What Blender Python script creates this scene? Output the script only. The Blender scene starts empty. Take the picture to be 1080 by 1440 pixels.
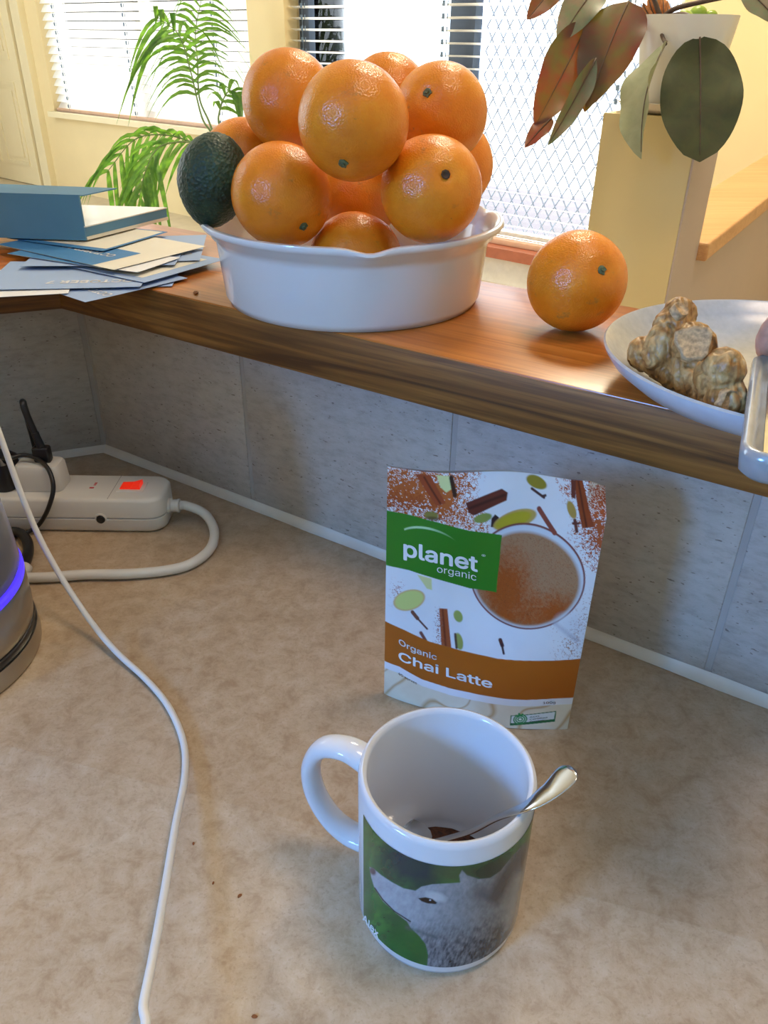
import bpy, bmesh, math, random
import numpy as np
from mathutils import Vector, Matrix, noise as mnoise

random.seed(7)
sc = bpy.context.scene
COL = sc.collection

# ------------------------------------------------------------------ camera
FPX = 1120.0                      # focal length in pixels of the 1080x1440 frame
CAM = np.array([0.0, 0.0, 0.39])  # 39 cm above the worktop (z = 0)
_down = np.array([515 - 540.0, -(2600 - 720.0), -FPX])
_zc = -_down / np.linalg.norm(_down)
_f = np.array([0, 0, -1.0]); _yc = _f - _zc * _f.dot(_zc); _yc /= np.linalg.norm(_yc)
_xc = np.cross(_yc, _zc)
RC = np.array([_xc, _yc, _zc])    # camera axes -> world axes

cd = bpy.data.cameras.new('camera'); cam = bpy.data.objects.new('camera', cd); COL.objects.link(cam)
cd.sensor_fit = 'VERTICAL'; cd.sensor_height = 36.0; cd.sensor_width = 27.0
cd.lens = FPX / 1440 * 36.0; cd.clip_start = 0.01; cd.clip_end = 200
m4 = Matrix(RC.tolist()).to_4x4(); m4.translation = Vector(CAM); cam.matrix_world = m4
sc.camera = cam

# ------------------------------------------------------------------ world, sun, window light, exposure
wd = bpy.data.worlds.new('sky'); sc.world = wd; wd.use_nodes = True
bg = wd.node_tree.nodes['Background']; bg.inputs[0].default_value = (0.72, 0.86, 1.0, 1); bg.inputs[1].default_value = 4.2

def add_light(name, kind, loc, direction, energy, color, **kw):
    ld = bpy.data.lights.new(name, kind); ob = bpy.data.objects.new(name, ld); COL.objects.link(ob)
    ob.location = loc; ob.rotation_euler = Vector(direction).to_track_quat('-Z', 'Y').to_euler()
    ld.energy = energy; ld.color = color
    for k, v in kw.items(): setattr(ld, k, v)
    return ob
add_light('sun', 'SUN', (2, 8, 5), (-0.25, -0.86, -0.44), 8.0, (1.0, 0.93, 0.80), angle=0.02)
# daylight in the kitchen window (left, behind the camera), blue sky
add_light('kitchen_window_daylight', 'AREA', (-1.83, -1.20, 1.00), (1.0, 0.0, -0.02), 70.0, (0.10, 0.37, 1.0),
          shape='RECTANGLE', size=0.56, size_y=0.46)
# added warm fill from a made-up opening, unseen at the far left
add_light('side_fill_light', 'AREA', (-3.36, 3.6, 0.75), (1.0, -0.25, -0.05), 11.0, (1.0, 0.90, 0.74),
          shape='RECTANGLE', size=1.6, size_y=2.2)
# added warm fill above the worktop, not a known lamp
add_light('kitchen_fill_light', 'AREA', (0.55, 0.35, 1.84), (0, 0.0, -1), 10.0, (1.0, 0.76, 0.54),
          shape='DISK', size=0.5)
# added warm fill above and behind the ledge, brightens pillar and right wall
add_light('living_fill_light', 'AREA', (0.45, 2.10, 1.86), (0, 0.25, -1), 46.0, (1.0, 0.86, 0.62), shape='DISK', size=0.6)
vs = sc.view_settings
vs.view_transform = 'Standard'; vs.look = 'None'; vs.gamma = 1.0; vs.use_curve_mapping = False; vs.exposure = 0.06

# ------------------------------------------------------------------ helpers
def ray(px, py): return RC @ np.array([(px - 540) / FPX, -(py - 720) / FPX, -1.0])
def atz(px, py, z):
    d = ray(px, py); return CAM + d * ((z - CAM[2]) / d[2])
def atd(px, py, dep): return CAM + ray(px, py) * dep
def atpl(px, py, p0, n):
    d = ray(px, py); return CAM + d * (np.dot(np.array(p0, float) - CAM, n) / np.dot(d, n))
def proj(p):
    c = RC.T @ (np.asarray(p, float) - CAM); return 540 + FPX * c[0] / -c[2], 720 - FPX * c[1] / -c[2]
def S(r, g, b):
    f = lambda c: (c / 255 / 12.92) if c / 255 <= .04045 else ((c / 255 + .055) / 1.055) ** 2.4
    return (f(r), f(g), f(b))

def tag(o, label=None, cat=None, group=None, kind=None):
    if label: o['label'] = label
    if cat: o['category'] = cat
    if group: o['group'] = group
    if kind: o['kind'] = kind
    return o
def empty(name, loc=(0, 0, 0), label=None, cat=None, group=None, rot=None, parent=None):
    o = bpy.data.objects.new(name, None); COL.objects.link(o); o.location = loc; o.empty_display_size = .02
    if rot is not None: o.rotation_euler = rot
    if parent: o.parent = parent
    return tag(o, label, cat, group)
def mobj(name, me, mat=None, parent=None, loc=None, rot=None):
    o = bpy.data.objects.new(name, me); COL.objects.link(o)
    if mat is not None and len(me.materials) == 0: me.materials.append(mat)
    if parent: o.parent = parent
    if loc is not None: o.location = loc
    if rot is not None: o.rotation_euler = rot
    return o
class MB:
    """collects shapes of ONE part"""
    def __init__(s): s.v = []; s.f = []
    def add(s, v, f):
        k = len(s.v); s.v += [tuple(map(float, p)) for p in v]; s.f += [tuple(i + k for i in q) for q in f]; return s
    def box(s, c, size, M=None):
        x, y, z = [q / 2 for q in size]
        v = [Vector((a * x, b * y, e * z)) for e in (-1, 1) for b in (-1, 1) for a in (-1, 1)]
        if M is not None: v = [M @ p for p in v]
        v = [p + Vector(c) for p in v]
        return s.add(v, [(0, 2, 3, 1), (4, 5, 7, 6), (0, 1, 5, 4), (2, 6, 7, 3), (0, 4, 6, 2), (1, 3, 7, 5)])
    def prism(s, poly, z0, z1):
        n = len(poly); v = [(p[0], p[1], z0) for p in poly] + [(p[0], p[1], z1) for p in poly]
        return s.add(v, [tuple(range(n))[::-1], tuple(range(n, 2 * n))] + [(i, (i + 1) % n, n + (i + 1) % n, n + i) for i in range(n)])
    def lathe(s, prof, seg=64, c=(0, 0, 0), cap0=False, cap1=False):
        v = []; f = []; n = len(prof)
        for i in range(seg):
            a = 2 * math.pi * i / seg
            for r, z in prof: v.append((c[0] + r * math.cos(a), c[1] + r * math.sin(a), c[2] + z))
        for i in range(seg):
            j = (i + 1) % seg
            for k in range(n - 1): f.append((i * n + k, j * n + k, j * n + k + 1, i * n + k + 1))
        if cap0: f.append(tuple(i * n for i in range(seg))[::-1])
        if cap1: f.append(tuple(i * n + n - 1 for i in range(seg)))
        return s.add(v, f)
    def tube(s, pts, r, seg=10, caps=True, flat=None, up=None):
        """sweep a circle (or an ellipse: flat = list of (a, b)) along pts"""
        P = [Vector(p) for p in pts]; n = len(P); v = []; f = []
        nrm = None
        for i in range(n):
            t = (P[min(i + 1, n - 1)] - P[max(i - 1, 0)]).normalized()
            if nrm is None:
                h = Vector(up) if up is not None else (Vector((0, 0, 1)) if abs(t.z) < .9 else Vector((1, 0, 0)))
                nrm = (h - t * h.dot(t)).normalized()
            else:
                if up is not None:
                    h = Vector(up); q = h - t * h.dot(t)
                    if q.length > 1e-4: nrm = q.normalized()
                else: nrm = (nrm - t * nrm.dot(t)).normalized()
            b = t.cross(nrm)
            ra, rb = (flat[i] if flat else ((r[i] if hasattr(r, '__len__') else r),) * 2)
            for k in range(seg):
                a = 2 * math.pi * k / seg
                v.append(P[i] + b * (ra * math.cos(a)) + nrm * (rb * math.sin(a)))
        for i in range(n - 1):
            for k in range(seg):
                k2 = (k + 1) % seg; f.append((i * seg + k, i * seg + k2, (i + 1) * seg + k2, (i + 1) * seg + k))
        if caps: f.append(tuple(range(seg))[::-1]); f.append(tuple((n - 1) * seg + k for k in range(seg)))
        return s.add(v, f)
    def bm(s, b):
        b.verts.ensure_lookup_table(); b.verts.index_update()
        s.add([v.co for v in b.verts], [[v.index for v in f.verts] for f in b.faces]); b.free(); return s
    def mesh(s, name, smooth=None):
        me = bpy.data.meshes.new(name); me.from_pydata(s.v, [], s.f); me.update()
        b = bmesh.new(); b.from_mesh(me); bmesh.ops.recalc_face_normals(b, faces=b.faces); b.to_mesh(me); b.free()
        if smooth is not None:
            me.shade_smooth()
            if smooth > 0: me.set_sharp_from_angle(angle=math.radians(smooth))
        return me
    def build(s, name, mat, parent=None, smooth=None, loc=None, rot=None):
        return mobj(name, s.mesh(name, smooth), mat, parent, loc, rot)
def rbox(size, bev, seg=3):
    b = bmesh.new(); bmesh.ops.create_cube(b, size=1); bmesh.ops.scale(b, vec=size, verts=b.verts)
    bmesh.ops.bevel(b, geom=b.edges[:], offset=bev, segments=seg, profile=.5, affect='EDGES'); return b
def xf(b, M):
    bmesh.ops.transform(b, matrix=M, verts=b.verts); return b
def spline(pts, n=12):
    """Catmull-Rom through pts"""
    P = [np.array(p, float) for p in pts]; P = [2 * P[0] - P[1]] + P + [2 * P[-1] - P[-2]]; out = []
    for i in range(1, len(P) - 2):
        for k in range(n):
            t = k / n
            out.append(.5 * (2 * P[i] + (P[i + 1] - P[i - 1]) * t + (2 * P[i - 1] - 5 * P[i] + 4 * P[i + 1] - P[i + 2]) * t * t + (3 * P[i] - P[i - 1] - 3 * P[i + 1] + P[i + 2]) * t ** 3))
    out.append(P[-2]); return out
def Zrot(a): return Matrix.Rotation(a, 4, 'Z')

# ------------------------------------------------------------------ materials
class NT:
    def __init__(s, name):
        s.m = bpy.data.materials.new(name); s.m.use_nodes = True; s.t = s.m.node_tree; s.n = s.t.nodes
        s.p = s.n['Principled BSDF']; s.out = s.n['Material Output']
    def node(s, typ, **kw):
        q = s.n.new(typ)
        for k, v in kw.items():
            if k in q.inputs.keys() if isinstance(k, str) else False: q.inputs[k].default_value = v
            else: setattr(q, k, v)
        return q
    def link(s, a, b): s.t.links.new(a, b)
    def coords(s, scale=(1, 1, 1), rot=(0, 0, 0), kind='Object'):
        tc = s.n.new('ShaderNodeTexCoord'); mp = s.n.new('ShaderNodeMapping')
        mp.inputs['Scale'].default_value = scale; mp.inputs['Rotation'].default_value = rot
        s.link(tc.outputs[kind], mp.inputs[0]); return mp.outputs[0]
    def noise(s, vec, scale, detail=4, rough=.55, dist=0):
        q = s.n.new('ShaderNodeTexNoise'); q.inputs['Scale'].default_value = scale; q.inputs['Detail'].default_value = detail
        q.inputs['Roughness'].default_value = rough; q.inputs['Distortion'].default_value = dist; s.link(vec, q.inputs['Vector']); return q.outputs[0]
    def ramp(s, fac, stops):
        q = s.n.new('ShaderNodeValToRGB'); e = q.color_ramp.elements
        while len(e) < len(stops): e.new(.5)
        for el, (p, c) in zip(e, stops): el.position = p; el.color = tuple(c) + (1,) if len(c) == 3 else c
        s.link(fac, q.inputs[0]); return q.outputs[0]
    def mix(s, fac, a, b, mode='MIX'):
        q = s.n.new('ShaderNodeMix'); q.data_type = 'RGBA'; q.blend_type = mode
        for inp, v in ((q.inputs[0], fac), (q.inputs[6], a), (q.inputs[7], b)):
            if isinstance(v, (int, float)): inp.default_value = v
            elif isinstance(v, tuple): inp.default_value = v + (1,) if len(v) == 3 else v
            else: s.link(v, inp)
        return q.outputs[2]
    def bump(s, h, strength=.3, dist=.001, normal=None):
        q = s.n.new('ShaderNodeBump'); q.inputs['Strength'].default_value = strength; q.inputs['Distance'].default_value = dist
        s.link(h, q.inputs['Height'])
        if normal: s.link(normal, q.inputs['Normal'])
        s.link(q.outputs[0], s.p.inputs['Normal']); return q.outputs[0]
    def col(s, c):
        if isinstance(c, tuple): s.p.inputs['Base Color'].default_value = c + (1,)
        else: s.link(c, s.p.inputs['Base Color'])
        return s
    def set(s, **kw):
        for k, v in kw.items(): s.p.inputs[k.replace('_', ' ')].default_value = v
        return s
def flat(name, c, rough=.5, var=.06, scale=30, **kw):
    q = NT(name); q.set(Roughness=rough, **kw)
    n = q.noise(q.coords(), scale, 3)
    q.col(q.ramp(n, [(.3, tuple(x * (1 - var) for x in c)), (.7, tuple(min(1, x * (1 + var)) for x in c))])); return q.m

def m_counter():
    q = NT('laminate_worktop'); c = q.coords()
    a = q.noise(c, 11, 7, .68, .25); b = q.noise(c, 70, 7, .75, .35); d = q.noise(c, 420, 2)
    base = q.ramp(a, [(.28, S(172, 145, 112)), (.5, S(195, 171, 140)), (.72, S(210, 191, 165))])
    vein = q.ramp(b, [(.36, S(160, 130, 98)), (.5, S(195, 171, 140)), (.66, S(216, 199, 176))])
    x = q.mix(.5, base, vein); y = q.mix(q.ramp(d, [(.34, (1, 1, 1)), (.42, (0, 0, 0))]), x, S(168, 140, 112))
    q.col(q.mix(.35, x, y)); q.set(Roughness=.42, IOR=1.4); q.bump(b, .08, .0006); return q.m
def m_tile():
    q = NT('stone_tile'); c = q.coords()
    a = q.noise(c, 16, 6, .62, .5); b = q.noise(q.coords((1, 1, 2.6)), 75, 5, .7); fl = q.noise(q.coords((1, 1, 2.2)), 210, 2, .5)
    base = q.ramp(a, [(.3, S(164, 152, 140)), (.7, S(190, 180, 168))])
    x = q.mix(.45, base, q.ramp(b, [(.3, S(140, 126, 114)), (.5, S(178, 167, 155)), (.75, S(198, 190, 180))]))
    x = q.mix(q.ramp(fl, [(.27, (.8, .8, .8)), (.33, (0, 0, 0))]), x, S(104, 88, 76))
    q.col(x); q.set(Roughness=.4); q.bump(b, .25, .0008); return q.m
def m_wood(name, dark, mid, light, ring=34, rough=.28, stretch=.05, coat=.0):
    q = NT(name); c = q.coords((stretch, 1, 1))
    a = q.noise(c, ring, 5, .6, 1.6); b = q.noise(q.coords((.02, 1, 1)), 260, 3, .6)
    x = q.ramp(a, [(.3, dark), (.48, mid), (.7, light)])
    x = q.mix(q.ramp(b, [(.38, (.55, .55, .55)), (.55, (0, 0, 0))]), x, dark)
    q.col(x); q.set(Roughness=rough, Coat_Weight=coat, Coat_Roughness=.15); q.bump(b, .1, .0004); return q.m
M = {}
M['counter'] = m_counter(); M['tile'] = m_tile()
M['wood_top'] = m_wood('varnished_wood_top', S(158, 86, 26), S(186, 108, 38), S(204, 126, 52), coat=.15)
M['wood_edge'] = m_wood('wood_edge_band', S(82, 48, 16), S(136, 88, 34), S(170, 116, 54), ring=72, rough=.5)
M['grout'] = flat('grout', S(168, 158, 148), .8)
M['caulk'] = flat('white_caulk', S(205, 198, 186), .45)
M['wall'] = flat('cream_paint', S(232, 212, 164), .75, .03, 4)
M['wall_grey'] = flat('warm_grey_wall', S(196, 180, 168), .75, .03, 4)
M['ceiling'] = flat('white_ceiling_paint', S(238, 234, 224), .8, .02, 3)
M['floor'] = flat('pale_floor', S(205, 192, 168), .5, .08, 12)
M['pale_paint'] = flat('ivory_gloss_paint', S(238, 226, 190), .4, .02, 5)
M['white_ceramic'] = NT('white_ceramic').col(S(226, 228, 230)).set(Roughness=.12, IOR=1.5).m
M['mug_white'] = NT('white_glaze').col(S(212, 214, 218)).set(Roughness=.1, IOR=1.5).m
M['plastic_white'] = flat('white_plastic', S(222, 218, 208), .38, .03, 20)
M['cable_white'] = flat('white_cable_sheath', S(226, 224, 218), .42, .03, 20)
M['plastic_black'] = flat('black_plastic', S(26, 26, 28), .4, .1, 40)
M['steel'] = NT('brushed_steel').col(S(178, 174, 166)).set(Metallic=1.0, Roughness=.28).m
M['chrome'] = NT('polished_steel').col(S(200, 204, 210)).set(Metallic=1.0, Roughness=.14).m
def m_glass(name, tint=(1, 1, 1), gl=.12, haze=0.0):
    q = NT(name); tr = q.n.new('ShaderNodeBsdfTransparent'); tr.inputs[0].default_value = tint + (1,)
    g = q.n.new('ShaderNodeBsdfGlossy'); g.inputs['Roughness'].default_value = .03
    lw = q.n.new('ShaderNodeLayerWeight'); lw.inputs[0].default_value = gl + .2
    mx = q.n.new('ShaderNodeMixShader'); q.link(lw.outputs['Fresnel'], mx.inputs[0]); q.link(tr.outputs[0], mx.inputs[1]); q.link(g.outputs[0], mx.inputs[2])
    if haze:
        df = q.n.new('ShaderNodeBsdfTranslucent'); df.inputs[0].default_value = (.82, .82, .90, 1); d2 = q.n.new('ShaderNodeBsdfDiffuse'); d2.inputs[0].default_value = (.82, .82, .90, 1)
        ms = q.n.new('ShaderNodeMixShader'); ms.inputs[0].default_value = .5; q.link(df.outputs[0], ms.inputs[1]); q.link(d2.outputs[0], ms.inputs[2])
        m2 = q.n.new('ShaderNodeMixShader'); m2.inputs[0].default_value = haze; q.link(mx.outputs[0], m2.inputs[1]); q.link(ms.outputs[0], m2.inputs[2]); q.link(m2.outputs[0], q.out.inputs[0]); return q.m
    q.link(mx.outputs[0], q.out.inputs[0]); return q.m
M['glass'] = m_glass('clear_glass'); M['kettle_glass'] = m_glass('kettle_glass', (.97, .97, .985), .05, .28)
def m_emit(name, c, s, base=(.1, .1, .1)):
    q = NT(name); q.col(base); q.p.inputs['Emission Color'].default_value = c + (1,); q.p.inputs['Emission Strength'].default_value = s; q.set(Roughness=.3); return q.m

# ================================================================== THE SETTING
W0 = np.array([-0.3038, 0.7804, 0.0]); U = np.array([0.8359, -0.5488, 0.0]); N = np.array([-0.5488, -0.8359, 0.0])  # tiled half wall
DL = np.array([-0.9304, -0.3665, 0.0]); NL = np.array([0.3665, -0.9304, 0.0])                                         # left return wall
ZL, ZB = 0.205, 0.166                                                                                                  # ledge top / underside
def P2(o, du, dn, u=U, n=N): return (o + u * du + n * dn)
def cross2(p, d, q, e):
    A = np.array([[d[0], -e[0]], [d[1], -e[1]]]); t = np.linalg.solve(A, (q - p)[:2]); return p + d * t[0]
def mitre(off): return cross2(W0 + N * off, U, W0 + NL * off, DL)
LEN_R, LEN_L = 1.45, 0.64
def run_poly(o1, o2, right=True, l=None):
    a, b = mitre(o1), mitre(o2)
    if right: return [a, W0 + U * (l or LEN_R) + N * o1, W0 + U * (l or LEN_R) + N * o2, b]
    return [a, W0 + DL * (l or LEN_L) + NL * o1, W0 + DL * (l or LEN_L) + NL * o2, b]

# living-room floor, kitchen floor
tag(MB().prism([(-1.95, .62), (-1.95, -2.1), (2.3, -2.1), (2.3, .62)], -.96, -.90).build('floor_kitchen', M['floor']), kind='structure')
# window wall
AW = np.array([-2.2019, 5.6562, 0]); ang = math.radians(-40); DW = np.array([math.cos(ang), math.sin(ang), 0]); NW = np.array([DW[1], -DW[0], 0])  # NW into the room
ZF = -.5
def wq(s, n, z=0): return AW + DW * s + NW * n + np.array([0, 0, z])
def wbox(mb, s0, s1, n0, n1, z0, z1):
    return mb.prism([wq(s0, n0), wq(s1, n0), wq(s1, n1), wq(s0, n1)], z0, z1)
WIN1 = (.13, 2.0, -.03, 1.35); WIN2 = (2.25, 4.10, -.36, 1.35)
tag(MB().prism([wq(-1.9, -.10), (-3.6, .3), (2.4, -.6), wq(5.9, -.10)], -.56, -.50).build('floor', M['floor']), kind='structure')
tag(MB().prism([wq(-1.9, -.20), (-3.6, -2.1), (2.4, -2.1), wq(6.0, -.20)], 1.9, 1.96).build('ceiling', M['ceiling']), kind='structure')
w = MB(); wbox(w, -1.7, WIN1[0], -.14, 0, ZF - .06, 1.9); wbox(w, WIN1[0], WIN1[1], -.14, 0, ZF - .06, WIN1[2]); wbox(w, WIN1[0], WIN1[1], -.14, 0, WIN1[3], 1.9)
wbox(w, WIN1[1], WIN2[0], -.14, 0, ZF - .06, 1.9); wbox(w, WIN2[0], WIN2[1], -.14, 0, ZF - .06, WIN2[2]); wbox(w, WIN2[0], WIN2[1], -.14, 0, WIN2[3], 1.9)
wbox(w, WIN2[1], 5.75, -.14, 0, ZF - .06, 1.9)
tag(w.build('wall_window', M['wall']), kind='structure')
# other walls of the closed room (outside the frame)
def wall_seg(name, a, b, z0=-.96, z1=1.9, th=.08, hole=None):
    a = np.array(a + (0,), float); b = np.array(b + (0,), float); d = (b - a); L = np.linalg.norm(d); d /= L; n = np.array([-d[1], d[0], 0]) * th
    mb = MB(); P = lambda s0, s1, p0, p1: mb.prism([a + d * s0, a + d * s1, a + d * s1 + n, a + d * s0 + n], p0, p1)
    if hole: P(0, hole[0], z0, z1); P(hole[1], L, z0, z1); P(hole[0], hole[1], z0, hole[2]); P(hole[0], hole[1], hole[3], z1)
    else: P(0, L, z0, z1)
    return tag(mb.build(name, M['wall']), kind='structure')
wall_seg('wall_far_left', (-3.42, .50), (-3.42, 7.0), hole=(2.2, 4.0, -.4, 1.85))  # opening made up for the side fill light
wall_seg('wall_side', (-.94, .54), (-3.42, .54))
wall_seg('wall_left', (-1.80, -2.0), (-1.80, .545), hole=(.52, 1.08, .77, 1.23))
wall_seg('wall_light_blocker', (-.92, -.24), (-.92, .52))  # unseen wall piece added to keep window light off the power strip corner
wall_seg('wall_back', (2.15, -2.0), (-1.80, -2.0))
wall_seg('wall_right', (2.15, 2.2), (2.15, -2.0))

# white panel door with casing at the far left of the window wall
door = empty('door_1', tuple(wq(-.55, 0, ZF))); tag(door, kind='structure')
mb = MB(); wbox(mb, -.98, -.135, .005, .045, ZF + .005, 1.5)
inv = Matrix.Translation(Vector(wq(-.55, 0, ZF))).inverted()
def reparent(o, par):
    o.parent = par; o.matrix_parent_inverse = Matrix.Translation(-Vector(par.location)) if par.rotation_euler.to_quaternion().angle < 1e-6 else par.matrix_basis.inverted(); return o
def part(mb, name, mat, par, smooth=None): return reparent(mb.build(name, mat, None, smooth), par)
part(mb, 'door_leaf', M['pale_paint'], door)
for s0, s1 in ((-.90, -.60), (-.52, -.22)):
    for z0, z1 in ((ZF + .12, ZF + .62), (ZF + .74, 1.38)):
        fr = MB()
        for a, b_, c_, d_ in ((s0, s1, z0, z0 + .022), (s0, s1, z1 - .022, z1), (s0, s0 + .022, z0 + .022, z1 - .022), (s1 - .022, s1, z0 + .022, z1 - .022)): wbox(fr, a, b_, .045, .053, c_, d_)
        part(fr, 'panel_moulding', M['pale_paint'], door)
        part(wbox(MB(), s0 + .05, s1 - .05, .045, .052, z0 + .05, z1 - .05), 'panel', M['pale_paint'], door)
cas = MB(); wbox(cas, -.125, -.045, 0, .03, ZF, 1.6); wbox(cas, -.045, -.005, 0, .042, ZF, 1.6)
tag(cas.build('trim_1', M['pale_paint']), kind='structure')

# windows: frames, panes
def window(name, W, mull, frame_mat, depth=-.11):
    s0, s1, z0, z1 = W; c = wq((s0 + s1) / 2, depth, z0); e = empty(name, tuple(c)); tag(e, kind='structure')
    for a, b_, c_, d_ in ((s0, s1, z0, z0 + .05), (s0, s1, z1 - .05, z1), (s0, s0 + .05, z0 + .05, z1 - .05), (s1 - .05, s1, z0 + .05, z1 - .05)) + tuple((m - .035, m + .035, z0 + .05, z1 - .05) for m in mull):
        part(wbox(MB(), a, b_, depth - .02, depth + .02, c_, d_), 'frame_bar', frame_mat, e)
    xs = [s0 + .05] + [m for m in mull] + [s1 - .05]
    for a, b_ in zip(xs[:-1], xs[1:]): part(wbox(MB(), a + .036, b_ - .036, depth - .003, depth + .003, z0 + .05, z1 - .05), 'pane', M['glass'], e)
    return e
M['frame_white'] = flat('white_frame_paint', S(235, 232, 224), .4)
M['frame_dark'] = flat('dark_bronze_frame', S(58, 72, 92), .4); M['grille'] = flat('grey_aluminium_mesh', S(150, 164, 184), .4)
M['jarrah'] = flat('red_brown_timber_sill', S(168, 98, 72), .45, .1)
window('window_1', WIN1, (1.06,), M['frame_white'])
w2 = window('window_2', WIN2, (), M['frame_white'])
part(wbox(MB(), 3.12, 3.24, -.125, -.075, WIN2[2], WIN2[3]), 'sliding_door_stile', M['frame_dark'], w2)
part(wbox(MB(), 2.27, 2.33, -.125, -.075, WIN2[2], WIN2[3]), 'sliding_door_stile', M['frame_dark'], w2)
part(wbox(MB(), WIN2[0], WIN2[1], -.07, .05, WIN2[2] - .03, WIN2[2] + .012), 'timber_sill', M['jarrah'], w2)
tag(wbox(MB(), WIN2[0], WIN2[1], 0, .012, ZF, WIN2[2] - .032).build('bright_floor_board', M['frame_white']), kind='structure')  # white board, its colour stands in for the brightly lit floor
tag(wbox(MB(), WIN1[0] - .01, WIN1[1] + .01, -.09, .045, WIN1[2] - .03, WIN1[2]).build('trim_2', M['pale_paint']), kind='structure')
# diamond security mesh behind the sliding door (too fine to pick apart: one part)
gm = MB(); gz0, gz1, gs0, gs1 = WIN2[2] + .04, 1.2, 3.24, 4.06; pit = .052
k = -int((gz1 - gz0) / pit) - 2
while gs0 + k * pit < gs1 + (gz1 - gz0):
    for sgn in (1, -1):
        base = gs0 + k * pit if sgn > 0 else gs0 + k * pit
        zz = np.array([gz0, gz1]); ss = base + (zz - gz0) * .62 if sgn > 0 else base - (zz - gz0) * .62
        # clip to the frame
        t0, t1 = 0.0, 1.0; ds = ss[1] - ss[0]
        ta, tb = (gs0 - ss[0]) / ds, (gs1 - ss[0]) / ds; t0 = max(t0, min(ta, tb)); t1 = min(t1, max(ta, tb))
        if t1 - t0 > .01:
            p = [wq(ss[0] + ds * t, -.16 - (.004 if sgn > 0 else 0), gz0 + (gz1 - gz0) * t) for t in (t0, t1)]
            gm.tube(p, .003, 4)
    k += 1
tag(part(gm, 'diamond_grille', M['grille'], w2), kind='stuff')

# venetian blinds: every slat a part
def m_slat():
    q = NT('white_blind_slat'); q.col(S(244, 242, 236)).set(Roughness=.4)
    tr = q.n.new('ShaderNodeBsdfTranslucent'); tr.inputs[0].default_value = (.95, .94, .9, 1)
    mx = q.n.new('ShaderNodeMixShader'); mx.inputs[0].default_value = .45; q.link(q.p.outputs[0], mx.inputs[1]); q.link(tr.outputs[0], mx.inputs[2]); q.link(mx.outputs[0], q.out.inputs[0]); return q.m
M['slat'] = m_slat(); M['rail'] = flat('pinkish_blind_rail', S(214, 176, 150), .45); M['cord'] = flat('grey_ladder_cord', S(96, 116, 138), .6)
def blind(name, s0, s1, z0, z1, tilt, label, ladders, pitch=.043, wid=.05, n0=-.035):
    c = wq((s0 + s1) / 2, n0, z0); e = empty(name, tuple(c), label, 'blind', rot=(0, 0, ang))
    L = s1 - s0; me = None; z = .03
    sl = MB(); rows = 5
    for i in range(rows):
        t = i / (rows - 1) - .5; y = t * wid; h = .002 * (1 - 4 * t * t)
        for x in (-L / 2, L / 2): sl.v.append((x, y, h))
    sl.f = [(2 * i, 2 * i + 1, 2 * i + 3, 2 * i + 2) for i in range(rows - 1)]
    me = sl.mesh('slat', 0); me.materials.append(M['slat'])
    while z < z1 - z0 - .05:
        mobj('slat', me, None, e, (0, 0, z), (tilt, 0, 0)); z += pitch
    MB().bm(rbox((L, .05, .022), .004, 2)).build('bottom_rail', M['rail'], e, 30, (0, 0, .008))
    MB().bm(rbox((L, .055, .05), .004, 2)).build('head_rail', M['frame_white'], e, 30, (0, 0, z1 - z0 - .025))
    for x in ladders:
        lc = MB(); zz = .035
        while zz < z1 - z0 - .06:
            lc.box((x - L / 2, -.034, zz), (.012, .002, .018)); lc.box((x - L / 2 + .02, -.034, zz), (.004, .002, .018)); zz += pitch
        lc.tube([(x - L / 2, -.030, .01), (x - L / 2, -.030, z1 - z0 - .04)], .001, 6)
        lc.build('ladder_cord', M['cord'], e)
    return e
blind('venetian_blind', WIN1[0] + .01, WIN1[1] - .01, WIN1[2], WIN1[3], math.radians(52), 'closed white venetian blind glowing behind the palm fronds', (.16, .86, 1.6))
blind('venetian_blind', WIN2[0] + .01, WIN2[1] - .01, WIN2[2] + .015, WIN2[3], math.radians(-9), 'half-open white venetian blind over the glass sliding door behind the fruit bowl', (.10, .88, 1.65))

# outdoors seen through the blinds: paving by the door, pale ground beyond
M['paving'] = flat('violet_brick_paving', S(50, 46, 70), .8, .25, 6); M['ground'] = flat('pale_concrete', S(206, 204, 198), .9, .06, 2)
tag(MB().prism([wq(-4, -.14), wq(7, -.14), wq(7, -2.6), wq(-4, -2.6)], -.62, -.58).build('floor_paving', M['paving']), kind='structure')
tag(MB().prism([wq(-8, -2.6), wq(11, -2.6), wq(11, -16), wq(-8, -16)], -.64, -.60).build('floor_outdoor', M['ground']), kind='structure')

# half wall that carries the tiles and the ledge
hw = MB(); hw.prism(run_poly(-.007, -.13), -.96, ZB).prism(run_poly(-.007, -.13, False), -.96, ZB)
wl = tag(hw.build('wall_ledge', M['wall_grey']), kind='structure')
ts = empty('wall_tiles', tuple(W0)); tag(ts, kind='structure')
part(MB().prism(run_poly(-.001, -.007), -.005, ZB - .0005), 'grout_bed', M['grout'], ts)
part(MB().prism(run_poly(-.001, -.007, False), -.005, ZB - .0005), 'grout_bed', M['grout'], ts)
def tiles(d, n, first, pitch, L):
    s = first - pitch; g = .0022; rz = math.atan2(d[1], d[0]); i = 0
    while s < L:
        a, b_ = max(s, 0.0) + (g if s > 0 else .004), min(s + pitch, L) - g
        me = MB().bm(rbox((b_ - a, .007, ZB - .003), .0012, 2)).mesh('tile', 40); me.materials.append(M['tile'])
        c = W0 + d * ((a + b_) / 2) - n * .0035 + np.array([0, 0, (ZB - .003) / 2 + .0005])
        o = mobj('tile', me, None, None, tuple(c), (0, 0, rz)); o.rotation_euler = (0, 0, rz); reparent(o, ts)
        s += pitch; i += 1
tiles(U, N, .2120, .2138, LEN_R); tiles(DL, NL, .2120, .2138, LEN_L)

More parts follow.
